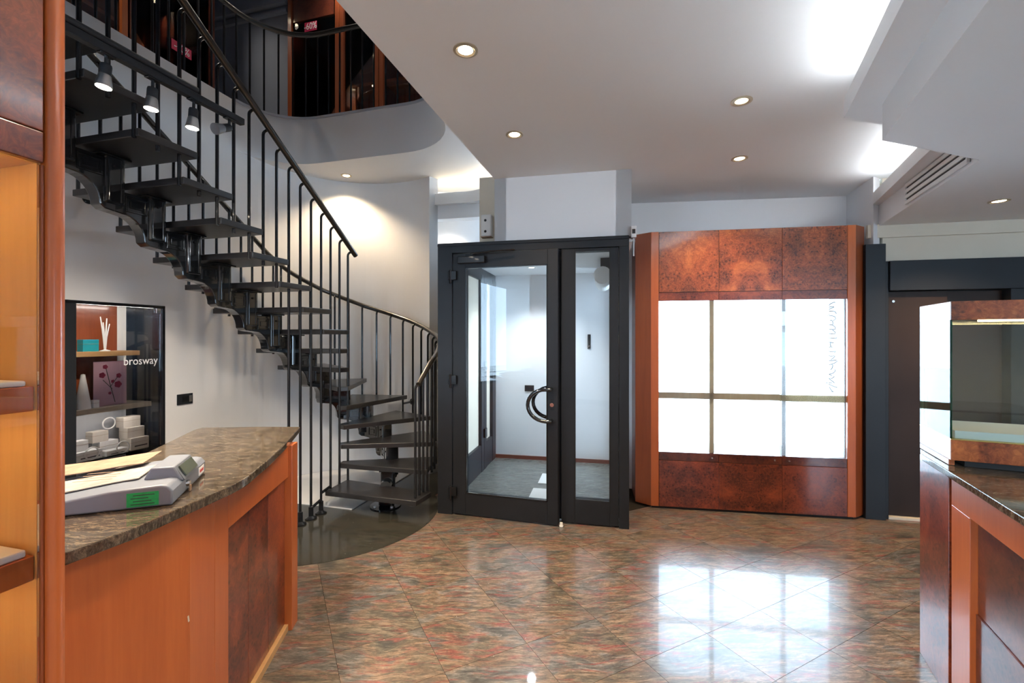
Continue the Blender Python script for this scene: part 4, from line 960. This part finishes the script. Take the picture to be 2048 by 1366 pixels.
nbox('jewellery_box', 'bottom cream box of the stepped pile by the dark wall', 'box', 262, 298, .64, .09, .07, .12, 'box_cream', G, True)
nbox('jewellery_box', 'middle cream box of the stepped pile', 'box', 255, 289, .73, .08, .10, .09, 'box_cream', G)
nbox('jewellery_box', 'top cream box of the stepped pile', 'box', 247, 281, .81, .08, .13, .08, 'box_cream', G)
nbox('jewellery_box', 'tiny white box before the pink card', 'box', 187, 199, 1.0, .055, .07, .05, 'box_white', G)
nbox('teal_box', 'teal box on the wooden shelf of the wall showcase', 'box', 166, 198, 1.40, .085, .12, .06, 'teal_card', G)
for k, (px, z, dep, lab) in enumerate(((184, .688, .052, 'white bracelet ring leaning on the near white box'), (218, .857, .19, 'white bracelet ring on top of the middle boxes'), (246, .688, .045, 'white bracelet ring between the middle and stepped piles'))):
    y = npos(px, dep); rr = .042
    t = MB().tube([(-dep, y + rr*math.cos(2*math.pi*j/20), z + .0 + rr*math.sin(2*math.pi*j/20) + rr*.0) for j in range(21)], .005, 7).build('bracelet', 'box_white', None, True)
    t.location = (W0.x, W0.y, 0); t.rotation_euler = (0, 0, WROT); tag(t, lab, 'bracelet', 'bracelets in the wall showcase')
a, b = npos(187, .12), npos(253, .12)
pk = thing('flower_card', 'pink card with dark red flowers standing in the wall showcase', 'card', (W0.x, W0.y, 1.0), WROT)
MB().box(-.124, -.12, a, b, .001, .325).build('card', 'pink_card', pk)
mc = (a+b)/2
stm = MB(); stm.tube([(-.1185, mc+.03, .02), (-.1185, mc, .14), (-.1185, mc-.03, .27)], .0022, 5); stm.tube([(-.1185, mc, .14), (-.1185, mc+.05, .21)], .002, 5); stm.tube([(-.1185, mc+.01, .12), (-.1185, mc-.05, .19)], .002, 5); stm.build('stem', 'leaf_dark', pk)
for (y, z, r_) in ((-.035, .285, .016), (-.055, .225, .020), (.055, .215, .017), (.05, .15, .024), (.015, .175, .012), (-.005, .09, .010)):
    fm = MB()
    for j in range(5): fm.lathe([(0, -.0008), (r_*.55, -.0008), (r_*.55, .0004), (0, .0004)], 8, axis='x', O=(-.1185, mc+y+r_*.55*math.cos(j*1.257), z+r_*.55*math.sin(j*1.257)))
    fm.build('flower', 'petal_red', pk)
y = npos(168, .10); cn = MB().lathe([(.045, 0), (.04, .05), (.022, .17), (.012, .24), (0, .245)], 20).build('paper_cone', 'box_white', None, True)
q = W0 + WD*y + WN*.11; cn.location = (q.x, q.y, 1.0); tag(cn, 'white cone stand at the near end of the middle shelf', 'display stand')
y = npos(210, .12); q = W0 + WD*y + WN*.12
hd = thing('jewellery_stand', 'slender white branching stand on the wooden shelf', 'display stand', (q.x, q.y, 1.40), WROT)
MB().lathe([(.03, 0), (.03, .006), (.006, .012), (.005, .02)], 16).build('foot', 'box_white', hd, True)
for (a_, b_) in ((-.03, .25), (.012, .24), (.03, .20), (-.012, .21)): MB().tube([(0, 0, .01), (0, a_*.3, .10), (0, a_, b_)], [.007, .006, .003], 8).build('branch', 'box_white', hd, True)
# wall switch right of the niche
y = hit(369, W0, WD); q = W0 + WD*y; zz = CAMZ - (798-HY)/FPX*q.y
sw = thing('light_switch', 'dark rectangular switch plate on the wall beside the wall showcase', 'switch', (q.x, q.y, zz), WROT)
MB().box(0, .009, -.068, .068, -.044, .044).build('plate', 'charcoal_metal', sw, bevel=.003); MB().box(.009, .013, -.028, .028, -.026, .026).build('rocker', 'black_metal', sw, bevel=.002); MB().box(.009, .012, .034, .058, -.026, .026).build('blank', 'brushed_silver', sw, bevel=.002)

# ------------------------------------------------------------------ right counter and glass case
KA = Vector((1.945, 2.17))                            # far corner of the counter front, on the floor
def rpt(px): return hit(px, KA, SD)
rc = thing('display_counter', 'cherry counter with burl panels beside the polished floor', 'counter', (KA.x, KA.y, 0), SROT)
e1 = rpt(1897)                                        # the burl end piece ends here (negative: towards the eye)
RZ = .945
panel('end_panel', 'burl_red', rc, 0, .03, e1, 0, 0, RZ); panel('far_side', 'burl_red', rc, .03, 1.2, -.03, 0, 0, RZ)
p0, p1 = rpt(1902), rpt(1936)
panel('shadow_gap', 'cherry_deep', rc, .02, .05, e1-.012, e1, 0, RZ, 0)
panel('post', 'cherry', rc, .005, .05, p1, e1-.012, 0, RZ-.13); panel('top_rail', 'cherry', rc, .005, .05, -2.2, e1-.012, RZ-.13, RZ)
y = p1; k = 0
while y > -2.2:
    y2 = max(y-.34, -2.2)
    panel('burl_panel', 'burl_dark', rc, .028, .045, y2+.001, y-.001, .46, RZ-.131, .001); panel('burl_panel', 'burl_dark', rc, .022, .045, y2+.001, y-.001, .0, .458, .001)
    y = y2; k += 1
panel('base_rail', 'cherry', rc, .018, .045, -2.2, p1, 0, .10)
panel('counter_core', 'cherry_deep', rc, .05, 1.2, -2.2, -.03, 0, RZ, 0)
rt = thing('granite_countertop', 'polished granite worktop of the right counter under the glass case', 'countertop', (KA.x, KA.y, RZ), SROT)
MB().prism([(-.035, -2.25), (-.035, rpt(1864)), (-.004, rpt(1851)), (.001, -.001), (1.2, -.001), (1.2, -2.25)], .0005, .027).build('slab', 'counter_granite', rt, bevel=.003)
# glass case
K = KA + SD*(e1+.0)
gc = thing('glass_case', 'glass display case with burl trim and a pale base on the right counter', 'showcase', (K.x, K.y, 0), SROT)
CWd, CD = 1.15, -e1
zb0, zb1, zg, zt1 = 1.0, 1.082, 1.572, 1.648
panel('base_trim', 'burl_orange', gc, 0, CWd, -.02, CD, zb0-.002, zb1); panel('foot', 'rubber', gc, .05, CWd, .0, CD-.01, RZ+.028, zb0-.002, 0)
panel('base_pad', 'velvet_white', gc, .02, CWd-.02, .0, CD-.02, zb1+.002, zb1+.035, 0); panel('top_trim', 'burl_orange', gc, 0, CWd, -.02, CD, zg, zt1); panel('side_skirt', 'burl_orange', gc, 0, .02, 0, CD, RZ+.0285, zb0-.003); panel('base_line', 'brass', gc, .0, CWd, -.022, CD, zb1, zb1+.004, 0)
for nm, a in (('front_pane', (.006, CWd, -.012, -.006)), ('side_pane', (.0, .006, -.012, CD-.004)), ('rear_pane', (.006, CWd, CD-.012, CD-.006))): MB().box(a[0], a[1], a[2], a[3], zb1+.004, zg).build(nm, 'case_glass', gc)
MB().box(.10, .50, .015, .03, zg-.007, zg-.001).build('case_lamp', 'case_strip', gc); MB().box(.0, .007, -.0145, -.0125, zb1+.004, zg).build('glass_edge', 'green_edge', gc); MB().box(.0, .007, CD-.003, CD-.001, zb1+.004, zg).build('glass_edge', 'green_edge', gc)
MB().lathe([(0, 0), (.018, 0), (.02, .006), (.012, .008), (.011, .004), (0, .004)], 16, axis='y', O=(.56, .05, 1.32)).build('yellow_ring_reflection', 'brass', gc, True)  # brass ring built in place of a yellow ring reflection in the glass
